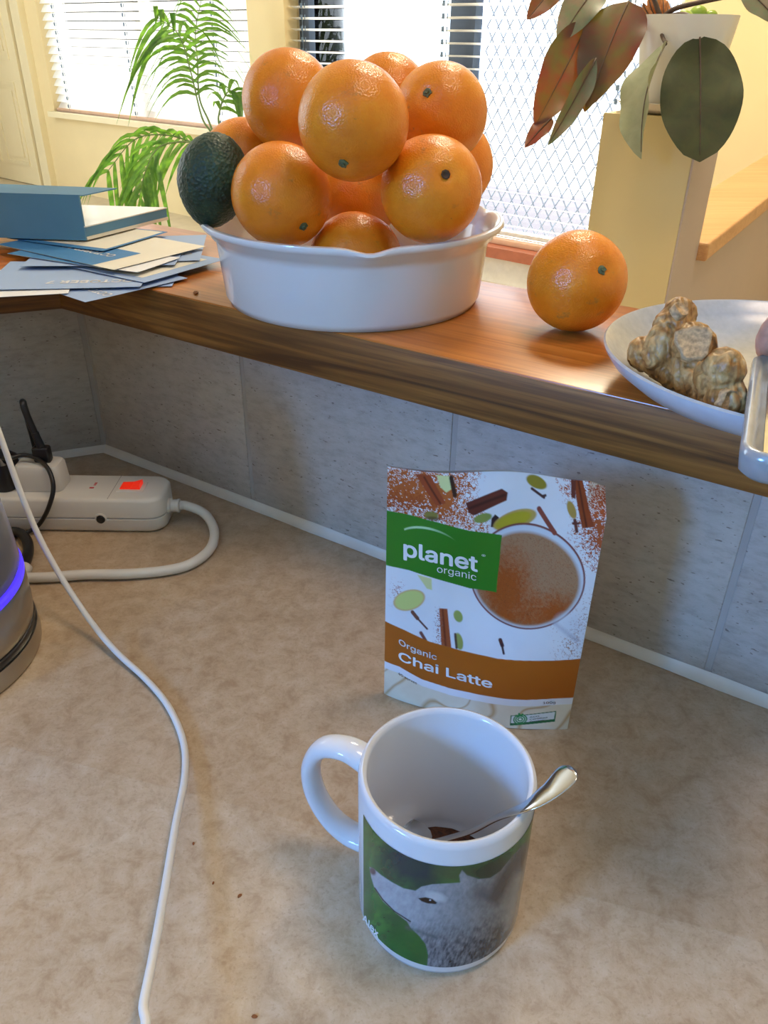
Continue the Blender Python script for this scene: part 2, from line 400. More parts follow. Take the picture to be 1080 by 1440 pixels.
# wooden ledge: two boards mitred in the corner, each with an edge band
ledge = empty('wooden_ledge', tuple(mitre(.03) + np.array([0, 0, ZB])), 'varnished brown wooden bar ledge carrying the fruit bowl above the tiles', 'ledge')
FO, BO = .0325, -.158
def board(name, poly, z0, z1, d, mat, par, bev=.0015):
    c = sum(np.array(p) for p in poly) / len(poly); rz = math.atan2(d[1], d[0]); R = Matrix.Rotation(-rz, 3, 'Z')
    b = bmesh.new(); lo = [b.verts.new(R @ Vector((p[0] - c[0], p[1] - c[1], z0 - z1))) for p in poly]; hi = [b.verts.new(R @ Vector((p[0] - c[0], p[1] - c[1], 0))) for p in poly]
    n = len(poly); b.faces.new(lo[::-1]); b.faces.new(hi)
    for i in range(n): b.faces.new((lo[i], lo[(i + 1) % n], hi[(i + 1) % n], hi[i]))
    bmesh.ops.recalc_face_normals(b, faces=b.faces)
    bmesh.ops.bevel(b, geom=b.edges[:], offset=bev, segments=2, profile=.5, affect='EDGES')
    o = MB().bm(b).build(name, mat, None, 30, (c[0], c[1], z1), (0, 0, rz)); return reparent(o, par)
board('board', run_poly(FO - .0008, BO), ZB, ZL, U, M['wood_top'], ledge, .0012)
board('board', run_poly(FO - .0008, BO, False), ZB, ZL, DL, M['wood_top'], ledge, .0012)
board('edge_band', run_poly(FO, FO - .0015), ZB, ZL - .0012, U, M['wood_edge'], ledge, .0003)
board('edge_band', run_poly(FO, FO - .0015, False), ZB, ZL - .0012, DL, M['wood_edge'], ledge, .0003)

# worktop
e1 = W0 + U * LEN_R; e0 = W0 + DL * LEN_L
wt = board('worktop', [mitre(-.001), e0 + NL * -.001, (e0[0], .03, 0), (e1[0], .03, 0), e1 + np.array([0, .05, 0])], -.038, 0, np.array([1, 0, 0]), M['counter'], ledge, .002)
wt.parent = None; tag(wt, 'beige mottled laminate kitchen worktop below the tiled splashback', 'worktop')
# caulk beads
def bead(a, b_, n, name):
    d = (b_ - a); mb = MB(); pts = []
    k = 40
    for i in range(k + 1): pts.append(a + d * i / k)
    prof = []
    mb2 = MB(); sec = 6
    for i, p in enumerate(pts):
        r = .0075 * (1 + .15 * mnoise.noise(Vector(p) * 40))
        for j in range(sec):
            t = j / (sec - 1); q = p + n * (r * (1 - t) ** 1.4) + np.array([0, 0, r * .8 * t ** 1.4]); mb2.v.append(tuple(q))
    mb2.f = [(i * sec + j, i * sec + j + 1, (i + 1) * sec + j + 1, (i + 1) * sec + j) for i in range(k) for j in range(sec - 1)]
    return tag(mb2.build(name, M['caulk'], None, 0), kind='structure')
c0 = mitre(0.0003) + np.array([0, 0, .0003])
bead(c0, c0 + U * (LEN_R - .01), N, 'trim_3'); bead(c0, c0 + DL * (LEN_L - .01), NL, 'trim_4')

# ================================================================== FRUIT BOWL
BC = np.array([-0.0281, 0.6656])
def bowl():
    e = empty('fruit_bowl', (BC[0], BC[1], ZL), 'round white ceramic dish heaped with oranges on the wooden ledge', 'bowl')
    seg = 160
    def ring(r, z): return [(r, z)]
    prof = [(.0, .0035), (.092, .0035), (.0975, .0), (.1015, .0005), (.1045, .006), (.1085, .046), (.1095, .0505), (.1125, .0520), (.1145, .0565), (.1185, .0585), (.1203, .0612), (.1195, .0636), (.1165, .0640), (.1128, .0615), (.1100, .0560), (.1060, .050), (.1015, .0110), (.0960, .0065), (.0, .006)]
    mb = MB(); n = len(prof)
    for i in range(seg):
        a = 2 * math.pi * i / seg
        for r, z in prof:
            # two shallow pouring lips pressed into the rim
            k = 0
            for lip in (math.radians(-82), math.radians(22)):
                dd = (a - lip + math.pi) % (2 * math.pi) - math.pi; k += math.exp(-(dd / .11) ** 2)
            wz = max(0, (z - .048) / .016); mb.v.append(((r + .003 * k * wz) * math.cos(a), (r + .003 * k * wz) * math.sin(a), z - .0035 * k * wz))
    for i in range(seg):
        j = (i + 1) % seg
        for q in range(n - 1): mb.f.append((i * n + q, j * n + q, j * n + q + 1, i * n + q + 1))
    mb.build('dish', M['white_ceramic'], e, 55)
    return e
bowl()

def m_orange():
    q = NT('orange_peel'); c = q.coords(); oi = q.n.new('ShaderNodeObjectInfo')
    ad = q.n.new('ShaderNodeVectorMath'); ad.operation = 'ADD'; q.link(c, ad.inputs[0])
    sc_ = q.n.new('ShaderNodeVectorMath'); sc_.operation = 'SCALE'; sc_.inputs[0].default_value = (3.1, 1.7, 2.3); q.link(oi.outputs['Random'], sc_.inputs['Scale']); q.link(sc_.outputs[0], ad.inputs[1]); v = ad.outputs[0]
    a = q.noise(v, 1.4, 4, .6); b = q.noise(v, 4.5, 6, .75, .5)
    v2 = q.n.new('ShaderNodeTexVoronoi'); v2.inputs['Scale'].default_value = 26; q.link(c, v2.inputs['Vector'])
    base = q.ramp(a, [(.3, S(224, 122, 20)), (.55, S(236, 138, 28)), (.75, S(242, 156, 40))])
    blem = q.ramp(q.noise(v, 2.4, 6, .7), [(.60, (0, 0, 0)), (.70, (.5, .5, .5))])
    x = q.mix(blem, base, S(150, 112, 58)); 
    q.col(q.mix(q.ramp(b, [(.66, (0, 0, 0)), (.72, (.55, .55, .55))]), x, S(120, 92, 52)))
    q.set(Roughness=.25, IOR=1.5, Subsurface_Weight=.08, Subsurface_Scale=.004); q.p.inputs['Subsurface Radius'].default_value = (1, .35, .1)
    n2 = q.noise(c, 38, 2); q.bump(q.noise(c, 30, 1, .4), .13, .05); return q.m
M['orange'] = m_orange(); M['stem'] = flat('green_brown_stem', S(92, 100, 66), .7, .3, 400)
def orange_mesh(seed):
    rnd = random.Random(seed); b = bmesh.new(); bmesh.ops.create_icosphere(b, subdivisions=5, radius=1.0); k = rnd.uniform(-.012, .012)
    for v in b.verts:
        d = v.co.normalized(); r = 1 + .012 * mnoise.noise(d * 1.6 + Vector((seed, 0, 0))) + k * (d.z * d.z - .33)
        th = math.acos(max(-1, min(1, d.z))); r -= .055 * math.exp(-(th / .16) ** 2); r -= .02 * math.exp(-((math.pi - th) / .14) ** 2)
        r += .012 * math.exp(-((th - .33) / .12) ** 2) * (.6 + .4 * math.cos(5 * math.atan2(d.y, d.x) + seed))
        v.co = d * r
    me = MB().bm(b).mesh('orange', 0); me.materials.append(M['orange']); return me
OM = [orange_mesh(i) for i in range(4)]
def stem_mesh():
    mb = MB(); n = 10; v = [(0, 0, .0016)]
    for i in range(n):
        a = 2 * math.pi * i / n; r = (.0036 if i % 2 == 0 else .0027) * (1 + .2 * math.sin(i * 2.7)); v.append((r * math.cos(a), r * math.sin(a), .0008))
    for i in range(n):
        a = 2 * math.pi * i / n; r = .0038 if i % 2 == 0 else .0029; v.append((r * math.cos(a), r * math.sin(a), -.0014))
    f = [(0, 1 + i, 1 + (i + 1) % n) for i in range(n)] + [(1 + i, 11 + i, 11 + (i + 1) % n, 1 + (i + 1) % n) for i in range(n)]
    mb.add(v, f); mb.lathe([(.0016, .001), (.0014, .0026), (.0006, .0022), (0, .0020)], 8); m = mb.mesh('stem_button', 30); m.materials.append(M['stem']); return m
SM = stem_mesh()
def hit(c, r, px, py):
    d = ray(px, py); oc = CAM - c; a = d @ d; b_ = 2 * d @ oc; cc = oc @ oc - r * r; disc = max(0, b_ * b_ - 4 * a * cc)
    return (CAM + d * (-b_ - math.sqrt(disc)) / (2 * a)) - c
def orange(c, r, stem, label, i, group=None, navel=False):
    c = np.array(c); d = hit(c, r, *stem) if stem is not None and len(stem) == 2 else np.array(stem if stem else (0.2, .9, .3))
    q = Vector(d).to_track_quat('Z', 'Y'); e = empty('orange', tuple(c - np.array([0, 0, 0])), label, 'orange', group); e.rotation_mode = 'QUATERNION'; e.rotation_quaternion = q
    s = mobj('peel', OM[i % 4], None, e); s.scale = (r, r, r)
    if not navel:
        st = mobj('stem_button', SM, None, e, (0, 0, r * .952)); st.scale = (r / .0354,) * 3
    else:
        MB().lathe([(0, .0), (.0022, .0004), (.0032, .0013), (.0022, .0010), (.0, -.0008)], 8).build('navel', M['navel'], e, 0, (0, 0, r * .955))
    return e
M['navel'] = flat('dark_navel', S(70, 48, 26), .8, .3, 300)
GB = 'oranges heaped in the white dish'; R0 = .0352
orange((-0.0764, 0.6778, 0.3479), R0, (.3, .9, .5), 'large orange at the upper left of the heap, beside the front topmost one', 0, GB)
orange((-0.0231, 0.5701, 0.3428), R0 * 1.01, (482, 232), 'front topmost orange of the heap with its stem scar low down', 1, GB)
orange((-0.0016, 0.7424, 0.3453), R0, (.1, .8, .6), 'orange peeking out at the very back top of the heap', 2, GB)
orange((0.0382, 0.6680, 0.3412), R0, (600, 129), 'orange at the upper right of the heap with a green stem near its top', 3, GB)
orange((0.0522, 0.7235, 0.2988), R0, (.8, .6, .1), 'mostly hidden orange at the back right edge of the heap', 0, GB)
orange((0.0297, 0.5903, 0.2994), R0, (627, 245), 'lower right front orange with a small dark navel hole', 1, GB, True)
orange((-0.0755, 0.5987, 0.2931), R0, (428, 320), 'lower left front orange with a stem scar near its bottom edge', 2, GB)
orange((-0.0253, 0.7019, 0.2771), R0, (.1, .9, -.2), 'shaded orange in the hollow behind the two lower front ones', 3, GB)
orange((-0.0238, 0.6097, 0.2454), R0, (.1, .4, -.8), 'lowest orange in the middle, just showing over the dish rim', 0, GB)
orange((-0.1179, 0.7089, 0.2990), R0, (-.4, .9, -.1), 'orange behind the dark green fruit at the left', 1, GB)
orange((0.1367, 0.5794, ZL + .0354), .0354, (848, 379), 'single orange lying alone on the ledge beside the dish', 2)

# dark green rough-skinned fruit at the left of the heap
q = NT('dark_green_skin'); c_ = q.coords(); vv = q.n.new('ShaderNodeTexVoronoi'); vv.inputs['Scale'].default_value = 420; q.link(c_, vv.inputs['Vector'])
q.col(q.ramp(q.noise(c_, 60, 4), [(.3, S(24, 46, 34)), (.7, S(44, 74, 52))])); q.set(Roughness=.5); q.bump(vv.outputs['Distance'], .8, .001); M['avocado'] = q.m
av = empty('avocado', (-.1295, .6305, .2972), 'dark green bumpy avocado at the left edge of the orange heap', 'avocado')
b = bmesh.new(); bmesh.ops.create_icosphere(b, subdivisions=5, radius=1)
for v in b.verts:
    d = v.co.normalized(); z = d.z; wr = 1 - .16 * max(0, -z) ** 1.5
    r = 1 + .018 * mnoise.noise(d * 14) + .012 * mnoise.noise(d * 30)
    v.co = Vector((d.x * .0262 * wr * r, d.y * .0262 * wr * r, d.z * .0335 * r))
xf(b, Matrix.Rotation(math.radians(14), 4, 'Y')); MB().bm(b).build('skin', M['avocado'], av, 0)
MB().lathe([(0, -.003), (.002, -.0025), (.0024, 0), (.0018, .002), (0, .002)], 8).build('stem_stub', M['stem'], av, 0, (-.0078, -.006, -.0312))

# ================================================================== MUG, SPOON, CHAI POWDER
MC = np.array([.0312, .2577]); MR, MH = .0417, .0976
mug = empty('mug', (MC[0], MC[1], 0), 'white mug printed with a dog portrait, spoon standing in it', 'mug')
body = [(0, .0015), (.0335, .0015), (.0350, 0), (.0385, 0), (.0408, .0018), (MR, .0050), (MR, MH - .0030), (MR - .0007, MH - .0008), (MR - .0021, MH), (MR - .0035, MH - .0008), (MR - .0042, MH - .0030), (MR - .0044, .016), (MR - .0065, .0095), (MR - .0105, .0070), (0, .0065)]
MB().lathe(body, 128).build('body', M['mug_white'], mug, 50)
# handle: flattened band in a D loop on the left
hd = math.radians(156); hv = np.array([math.cos(hd), math.sin(hd), 0])
hp = [(MR - .002, .0835), (MR + .011, .0868), (MR + .0245, .0815), (MR + .0318, .0660), (MR + .0305, .0470), (MR + .0220, .0310), (MR + .0105, .0235), (MR - .002, .0235)]
hs = spline([hv * r + np.array([0, 0, z]) for r, z in hp], 8); nn_ = len(hs)
MB().tube(hs, .005, 20, flat=[(.0068 + .0015 * abs(2 * i / (nn_ - 1) - 1) ** 3, .0046 + .001 * abs(2 * i / (nn_ - 1) - 1) ** 3) for i in range(nn_)]).build('handle', M['mug_white'], mug, 0)

# ---- painting tools for printed artwork (colours per vertex of a fine grid)
def seg_d(X, Y, a, b_):
    ax, ay = a; bx, by = b_; dx, dy = bx - ax, by - ay; t = np.clip(((X - ax) * dx + (Y - ay) * dy) / (dx * dx + dy * dy + 1e-9), 0, 1)
    return np.hypot(X - ax - t * dx, Y - ay - t * dy), t
def poly_sd(X, Y, P):
    d = np.full(X.shape, 1e9); ins = np.zeros(X.shape, bool); n = len(P)
    for i in range(n):
        a, b_ = P[i], P[(i + 1) % n]; d = np.minimum(d, seg_d(X, Y, a, b_)[0])
        c = ((a[1] > Y) != (b_[1] > Y)) & (X < (b_[0] - a[0]) * (Y - a[1]) / (b_[1] - a[1] + 1e-9) + a[0]); ins ^= c
    return np.where(ins, -d, d)
def ell_sd(X, Y, c, rx, ry, rot=0):
    a = math.radians(rot); x = (X - c[0]) * math.cos(a) + (Y - c[1]) * math.sin(a); y = -(X - c[0]) * math.sin(a) + (Y - c[1]) * math.cos(a)
    k = np.hypot(x / rx, y / ry); return (k - 1) * min(rx, ry)
_rng = np.random.default_rng(5); _lat = _rng.random((256, 256))
def vn(X, Y):
    xi = np.floor(X).astype(int); yi = np.floor(Y).astype(int); fx = X - xi; fy = Y - yi; fx = fx * fx * (3 - 2 * fx); fy = fy * fy * (3 - 2 * fy)
    g = lambda i, j: _lat[(xi + i) % 256, (yi + j) % 256]
    return (g(0, 0) * (1 - fx) + g(1, 0) * fx) * (1 - fy) + (g(0, 1) * (1 - fx) + g(1, 1) * fx) * fy
def fbm(X, Y, s, o=4):
    r = 0; a = .5; t = 0
    for i in range(o): r = r + a * vn(X / s * 2 ** i + 17 * i, Y / s * 2 ** i + 31 * i); t += a; a *= .55
    return r / t
class Paint:
    def __init__(s, X, Y, base): s.X, s.Y = X, Y; s.c = np.ones(X.shape + (3,)) * np.array(base)
    def lay(s, mask, col):
        m = np.clip(mask, 0, 1)[..., None]; s.c = s.c * (1 - m) + np.asarray(col) * m
    def sd(s, d, col, soft=1.5, alpha=1.0): s.lay(alpha * np.clip(.5 - d / soft, 0, 1), col)
    def poly(s, P, col, soft=1.5, alpha=1.0): s.sd(poly_sd(s.X, s.Y, P), col, soft, alpha)
    def ell(s, c, rx, ry, rot, col, soft=1.5, alpha=1.0): s.sd(ell_sd(s.X, s.Y, c, rx, ry, rot), col, soft, alpha)
    def line(s, a, b_, wd, col, soft=1.5): s.sd(seg_d(s.X, s.Y, a, b_)[0] - wd, col, soft)
def grid_print(name, pts, cols, mat, parent):
    nu, nv = pts.shape[:2]; me = bpy.data.meshes.new(name)
    idx = np.arange(nu * nv).reshape(nu, nv); f = np.stack([idx[:-1, :-1], idx[1:, :-1], idx[1:, 1:], idx[:-1, 1:]], -1).reshape(-1, 4)
    me.from_pydata(pts.reshape(-1, 3).tolist(), [], f.tolist()); me.update(); me.shade_smooth()
    ca = me.color_attributes.new('print', 'FLOAT_COLOR', 'POINT'); ca.data.foreach_set('color', np.concatenate([cols.reshape(-1, 3), np.ones((nu * nv, 1))], 1).astype(np.float32).ravel())
    return mobj(name, me, mat, parent)
def m_print(name, rough):
    q = NT(name); at = q.n.new('ShaderNodeVertexColor'); at.layer_name = 'print'; q.link(at.outputs[0], q.p.inputs['Base Color']); q.set(Roughness=rough, IOR=1.45); return q.m
M['mug_print'] = m_print('mug_print', .14); M['pouch_print'] = m_print('pouch_print', .3)

FONT = None
try:   # the sans-serif face that ships inside Blender; the built-in face is the fallback
    import os
    FONT = bpy.data.fonts.load(os.path.join(bpy.utils.system_resource('DATAFILES'), 'fonts', 'Inter.woff2'))
except Exception: FONT = None
def text_mesh(txt, offset=0.0, spacing=1.0):
    cu = bpy.data.curves.new('t', 'FONT'); cu.body = txt
    if FONT: cu.font = FONT
    cu.size = 1; cu.offset = offset; cu.space_character = spacing; cu.resolution_u = 12; cu.fill_mode = 'FRONT'
    o = bpy.data.objects.new('t', cu); COL.objects.link(o); dg = bpy.context.evaluated_depsgraph_get(); dg.update()
    ev = o.evaluated_get(dg); me = ev.to_mesh(); v = np.array([p.co[:2] for p in me.vertices]); f = [tuple(p.vertices) for p in me.polygons]
    ev.to_mesh_clear(); bpy.data.objects.remove(o); bpy.data.curves.remove(cu); return v, f
def bolden(v, f, b):
    if b <= 0: return v, f
    V = []; Fc = []
    for k in range(9):
        o = np.zeros(2) if k == 8 else b * np.array([math.cos(k * math.pi / 4), math.sin(k * math.pi / 4)])
        Fc += [tuple(i + k * len(v) for i in q) for q in f]; V.append(v + o)
    return np.concatenate(V), Fc
def put_text(name, txt, fn, p0, p1, cap, mat, parent, offset=0.0, bow=0.0, up=(0, -1), spacing=1.0):
    """lay text along p0->p1 (art pixels), mapped to the surface by fn(art px) -> local 3-D point"""
    v, f = bolden(*text_mesh(txt, 0.0, spacing), offset); x0, x1 = v[:, 0].min(), v[:, 0].max(); p0 = np.array(p0, float); p1 = np.array(p1, float)
    t = (v[:, 0] - x0) / (x1 - x0); capk = cap / .729
    Pp = p0 + (p1 - p0) * t[:, None] + np.array(up) * (v[:, 1] * capk)[:, None]; Pp[:, 1] += bow * 4 * t * (1 - t)
    me = bpy.data.meshes.new(name); me.from_pydata([tuple(p) for p in np.asarray(fn(Pp[:, 0], Pp[:, 1]))], [], f); me.update()
    return mobj(name, me, mat, parent)

# ---- dog portrait on the mug
def mug_px(px, py):
    d = ray(px, py); o = CAM[:2] - MC; r = MR; a = d[:2] @ d[:2]; b_ = 2 * o @ d[:2]; c = o @ o - r * r; disc = max(0, b_ * b_ - 4 * a * c); t = (-b_ - math.sqrt(disc)) / (2 * a)
    p = CAM + d * t; return math.atan2(p[1] - MC[1], p[0] - MC[0]), p[2]
th0, th1 = math.radians(-182 + 24), math.radians(20); zb0, zb1 = .0085, .0850
TH, ZZ = np.meshgrid(np.linspace(th0, th1, 330), np.linspace(zb0, zb1, 190), indexing='ij')
rp = MR + .00018
PX = np.zeros(TH.shape); PY = np.zeros(TH.shape)
pw = np.stack([MC[0] + rp * np.cos(TH), MC[1] + rp * np.sin(TH), ZZ], -1); cc = (pw - CAM) @ RC
PX = 540 + FPX * cc[..., 0] / -cc[..., 2]; PY = 720 - FPX * cc[..., 1] / -cc[..., 2]
X = (PX - 500) * 4.154; Y = (PY - 1150) * 4.154
g = fbm(X, Y, 130); g2 = fbm(X * .6 + Y * .5, Y - X * .4, 30, 3)
pt = Paint(X, Y, S(38, 84, 44))
pt.lay(np.clip((g - .35) * 2.2, 0, 1), S(64, 128, 48)); pt.lay(np.clip((g2 - .5) * 2, 0, .6), S(20, 60, 36))
pt.sd(ell_sd(X, Y, (330, 270), 190, 120, 25), S(28, 44, 58), 120, .9); pt.sd(ell_sd(X, Y, (560, 320), 90, 60, 0), S(70, 84, 52), 70, .8); pt.sd(ell_sd(X, Y, (800, 300), 150, 60, -15), S(26, 44, 36), 70, .9)
pt.sd(ell_sd(X, Y, (300, 760), 150, 130, 30), S(22, 92, 30), 110, .8); pt.sd(ell_sd(X, Y, (95, 300), 45, 170, 0), S(70, 116, 74), 60, .5)
dog = [(82, 288), (104, 296), (150, 335), (210, 375), (280, 412), (350, 426), (385, 402), (450, 388), (560, 382), (612, 378), (606, 335), (622, 306), (650, 335), (720, 358), (785, 352), (845, 312), (905, 235), (985, 150), (1060, 120), (1060, 900), (760, 905), (415, 905), (424, 800), (410, 740), (372, 690), (320, 640), (300, 605), (230, 552), (160, 488), (112, 415), (92, 350)]
fur = fbm(X, Y, 26, 4); furl = fbm(X * 1.2 + Y * .4, Y * .5, 12, 3)
shade = np.clip(.28 + .48 * (X - 150) / 800 + .28 * (fur - .5) + .26 * np.clip((Y - 560) / 220, 0, 1) + (furl - .5) * (.15 + .45 * np.clip((Y - 560) / 200, 0, 1)), 0, 1)[..., None]
furc = np.array(S(188, 193, 200)) * (1 - shade) + np.array(S(38, 42, 48)) * shade
dsd = poly_sd(X, Y, dog); pt.lay(np.clip(.5 - dsd / 5, 0, 1), furc)
pt.poly([(800, 500), (770, 470), (830, 350), (900, 250), (985, 165), (1000, 250), (900, 400), (830, 500)], S(58, 50, 52), 40, .85)
pt.sd(poly_sd(X, Y, [(930, 330), (1000, 300), (980, 560), (880, 640), (860, 520)]), S(150, 150, 150), 60, .6)
pt.sd(ell_sd(X, Y, (745, 450), 60, 40, 0), S(70, 76, 84), 60, .7)
pt.ell((470, 460), 60, 26, 15, S(196, 200, 206), 18, .6); pt.poly([(366, 470), (410, 464), (448, 474), (476, 496), (468, 504), (420, 500), (385, 488)], S(14, 12, 14), 4); pt.ell((436, 481), 5, 4, 0, S(200, 205, 215), 3)
pt.ell((100, 312), 16, 24, -30, S(84, 58, 62), 10, .9)
for a, b_ in zip([(112, 410), (160, 480), (225, 545)], [(160, 480), (225, 545), (320, 606)]): pt.line(a, b_, 3.5, S(20, 24, 28), 4)
pt.sd(seg_d(X, Y, (300, 640), (470, 700))[0] - 10, S(70, 84, 84), 16, .6)
pts = np.stack([rp * np.cos(TH), rp * np.sin(TH), ZZ], -1)
prn = grid_print('dog_picture', pts, pt.c, M['mug_print'], mug); prn['label'] = 'printed photo of a grey-white dog on green'
M['ink_white'] = NT('white_ink').col(S(232, 234, 236)).set(Roughness=.25).m
def mug_fn(ax, ay):
    out = []
    for x, y in zip(ax, ay):
        t, z = mug_px(500 + x / 4.154, 1150 + y / 4.154); r = rp + .00015; out.append((r * math.cos(t), r * math.sin(t), z))
    return out
put_text('lettering', 'Alex', mug_fn, (44, 592), (134, 700), 52, M['ink_white'], mug, .02, 0, (.10, -1.0))

# chai powder in the bottom of the mug
q = NT('wet_chai_powder'); c_ = q.coords(); q.col(q.ramp(q.noise(c_, 300, 5, .7), [(.35, S(52, 28, 16)), (.6, S(112, 62, 30)), (.75, S(150, 92, 46))])); q.set(Roughness=.6); q.bump(q.noise(c_, 500, 4), .6, .0015); M['powder'] = q.m
b = MB(); nr, ns = 12, 48
for i in range(nr):
    r = .0352 * i / (nr - 1)
    for j in range(ns):
        a = 2 * math.pi * j / ns; wob = 1 + .004 * mnoise.noise(Vector((math.cos(a) * 2, math.sin(a) * 2, 0)))
        z = .0112 + .0014 * mnoise.noise(Vector((r * 170 * math.cos(a), r * 170 * math.sin(a), 3)))
        b.v.append((r * wob * math.cos(a), r * wob * math.sin(a), max(.0067, z)))
b.f = [(i * ns + j, (i + 1) * ns + j, (i + 1) * ns + (j + 1) % ns, i * ns + (j + 1) % ns) for i in range(nr - 1) for j in range(ns)]
cp = b.build('chai_powder', M['powder'], None, 0, (MC[0], MC[1], 0)); tag(cp, 'brown damp chai powder in the bottom of the mug', 'powder', kind='stuff')

# teaspoon leaning in the mug
sp = empty('teaspoon', (MC[0], MC[1], .012), 'steel teaspoon leaning out of the mug over its right rim', 'spoon')
path = spline([np.array(p) for p in [(0.0215, 0.2760, 0.0200), (0.0264, 0.2684, 0.0300), (0.0434, 0.2523, 0.0600), (0.0542, 0.2436, 0.0820), (0.0642, 0.2352, 0.1005), (0.0744, 0.2371, 0.1085), (0.0845, 0.2438, 0.1150)]], 8)
L_ = len(path); fl = []
for i in range(L_):
    t = i / (L_ - 1); wv = .0024 + .0052 * max(0, (t - .35) / .65) ** 1.2
    if t > .93: wv *= math.sqrt(max(.05, 1 - ((t - .93) / .075) ** 2))
    fl.append((wv, .0009 + .0004 * (1 - t)))
rel = [p - np.array([MC[0], MC[1], .012]) for p in path]
MB().tube(rel, .003, 16, flat=fl, up=(-.35, .25, 1)).build('handle', M['chrome'], sp, 0)
bw = MB(); na, nb = 10, 20  # spoon bowl lying on the powder
for k in range(2):
    for i in range(na):
        for j in range(nb):
            r = i / (na - 1); a = 2 * math.pi * j / nb; x = .0145 * r * math.cos(a); y = .0105 * r * math.sin(a) * (1 - .18 * math.cos(a)); bw.v.append((x, y, -.0042 * (1 - r * r) - k * .0009))
for k in range(2):
    o = k * na * nb
    bw.f += [(o + i * nb + j, o + (i + 1) * nb + j, o + (i + 1) * nb + (j + 1) % nb, o + i * nb + (j + 1) % nb) for i in range(na - 1) for j in range(nb)]
bw.f += [((na - 1) * nb + j, (na - 1) * nb + (j + 1) % nb, na * nb + (na - 1) * nb + (j + 1) % nb, na * nb + (na - 1) * nb + j) for j in range(nb)]
o = bw.build('bowl', M['chrome'], sp, 60, tuple(np.array((.0150, .2830, .0185)) - np.array([MC[0], MC[1], .012]))); o.rotation_euler = (0.05, .12, math.atan2(.0084, -.0090))

# ================================================================== CHAI POUCH
PB0, PB1 = np.array([.0017, .4094, 0.0]), np.array([.1228, .3786, 0.0]); PT0, PT1 = np.array([.0016, .3900, .1870]), np.array([.1262, .3865, .1822])
PORG = (PB0 + PB1) / 2
# art space: pixels of a 3x enlargement of the pouch
AC = [(78, 36), (1034, 62), (60, 1003), (828, 1158)]
def art_of(u, v):
    a, b_, c, d = [np.array(q, float) for q in AC]
    return (a[0] * (1 - u) + b_[0] * u) * (1 - v) + (c[0] * (1 - u) + d[0] * u) * v, (a[1] * (1 - u) + b_[1] * u) * (1 - v) + (c[1] * (1 - u) + d[1] * u) * v
def uv_of(ax, ay):
    u = np.full(np.shape(ax), .5); v = np.full(np.shape(ax), .5)
    for _ in range(8):
        x, y = art_of(u, v); e_ = 1e-4; xu, yu = art_of(u + e_, v); xv, yv = art_of(u, v + e_)
        a, b_, c, d = (xu - x) / e_, (xv - x) / e_, (yu - y) / e_, (yv - y) / e_; rx, ry = ax - x, ay - y; dt = a * d - b_ * c
        u = u + (d * rx - b_ * ry) / dt; v = v + (a * ry - c * rx) / dt
    return u, v
pouch = empty('chai_pouch', tuple(PORG), 'foil stand-up pouch of chai latte powder leaning before the tiles behind the mug', 'pouch')
nu, nv = 290, 430; UU, VV = np.meshgrid(np.linspace(0, 1, nu), np.linspace(0, 1, nv), indexing='ij')
def surf(U_, V_, side):
    out = np.zeros(U_.shape + (3,))
    top = PT0 * (1 - U_[..., None]) + PT1 * U_[..., None]; bot = PB0 * (1 - U_[..., None]) + PB1 * U_[..., None]
    w_ = np.sin(np.pi * U_) ** .8
    belly = .011 * w_ * V_ ** 1.1 + .0018 * np.sin(U_ * 7 + V_ * 3) * np.sin(np.pi * U_) + .0014 * np.sin(V_ * 9 + U_ * 2) * np.sin(np.pi * U_)
    if side: belly = -.012 * w_ * V_ ** 1.3 - .0009
    cr = np.clip((U_ - .90) / .10, 0, 1) * np.clip((.13 - V_) / .13, 0, 1)
    out = top * (1 - V_[..., None]) + bot * V_[..., None] + np.array([-.13, -.99, .05]) * belly[..., None] + np.array([0, .012, -.010]) * cr[..., None] + np.array([0, .002, -.0025]) * (np.sin(U_ * 9) * (1 - V_) ** 4)[..., None]
    return out
AX, AY = art_of(UU, VV); pt = Paint(AX, AY, S(222, 226, 230)); X, Y = AX, AY
pt.lay(.35 * np.clip(fbm(X, Y, 160) - .4, 0, 1) * 2, S(190, 200, 212))
hi = _rng.random(X.shape); sp1 = fbm(X, Y, 9, 2)
def powder(P, edge, col, dens=1.0, hole=.0):
    d = poly_sd(X, Y, P); k = np.clip(.5 - d / edge, 0, 1) * dens; n_ = .55 * sp1 + .45 * hi
    pt.lay((n_ < .20 + .50 * k).astype(float) * (k > .02) * np.clip(k * 3, 0, 1), col)
powder([(40, 20), (430, 40), (400, 150), (470, 250), (330, 230), (40, 190)], 150, S(176, 92, 40), 1.15)
powder([(40, 120), (300, 120), (300, 215), (40, 190)], 60, S(158, 74, 28), .8)
pt.poly([(196, 50), (262, 50), (328, 150), (290, 162)], S(150, 66, 34), 3); pt.line((236, 60), (305, 150), 4, S(96, 36, 20), 5)
pt.poly([(288, 50), (352, 55), (352, 100), (330, 112), (305, 92)], S(208, 214, 150), 4); pt.line((350, 60), (366, 122), 9, S(52, 26, 22), 5)
pt.ell((268, 196), 30, 15, 5, S(126, 122, 58), 5); pt.ell((275, 208), 30, 8, 5, S(70, 50, 26), 6, .7)
pt.poly([(412, 152), (560, 108), (586, 122), (582, 150), (450, 200), (425, 190)], S(96, 42, 34), 3); pt.line((430, 172), (575, 130), 5, S(62, 24, 22), 8)
pt.ell((484, 212), 38, 17, -10, S(132, 148, 72), 4); pt.poly([(520, 215), (535, 200), (552, 212), (538, 250), (518, 248)], S(44, 28, 34), 3)
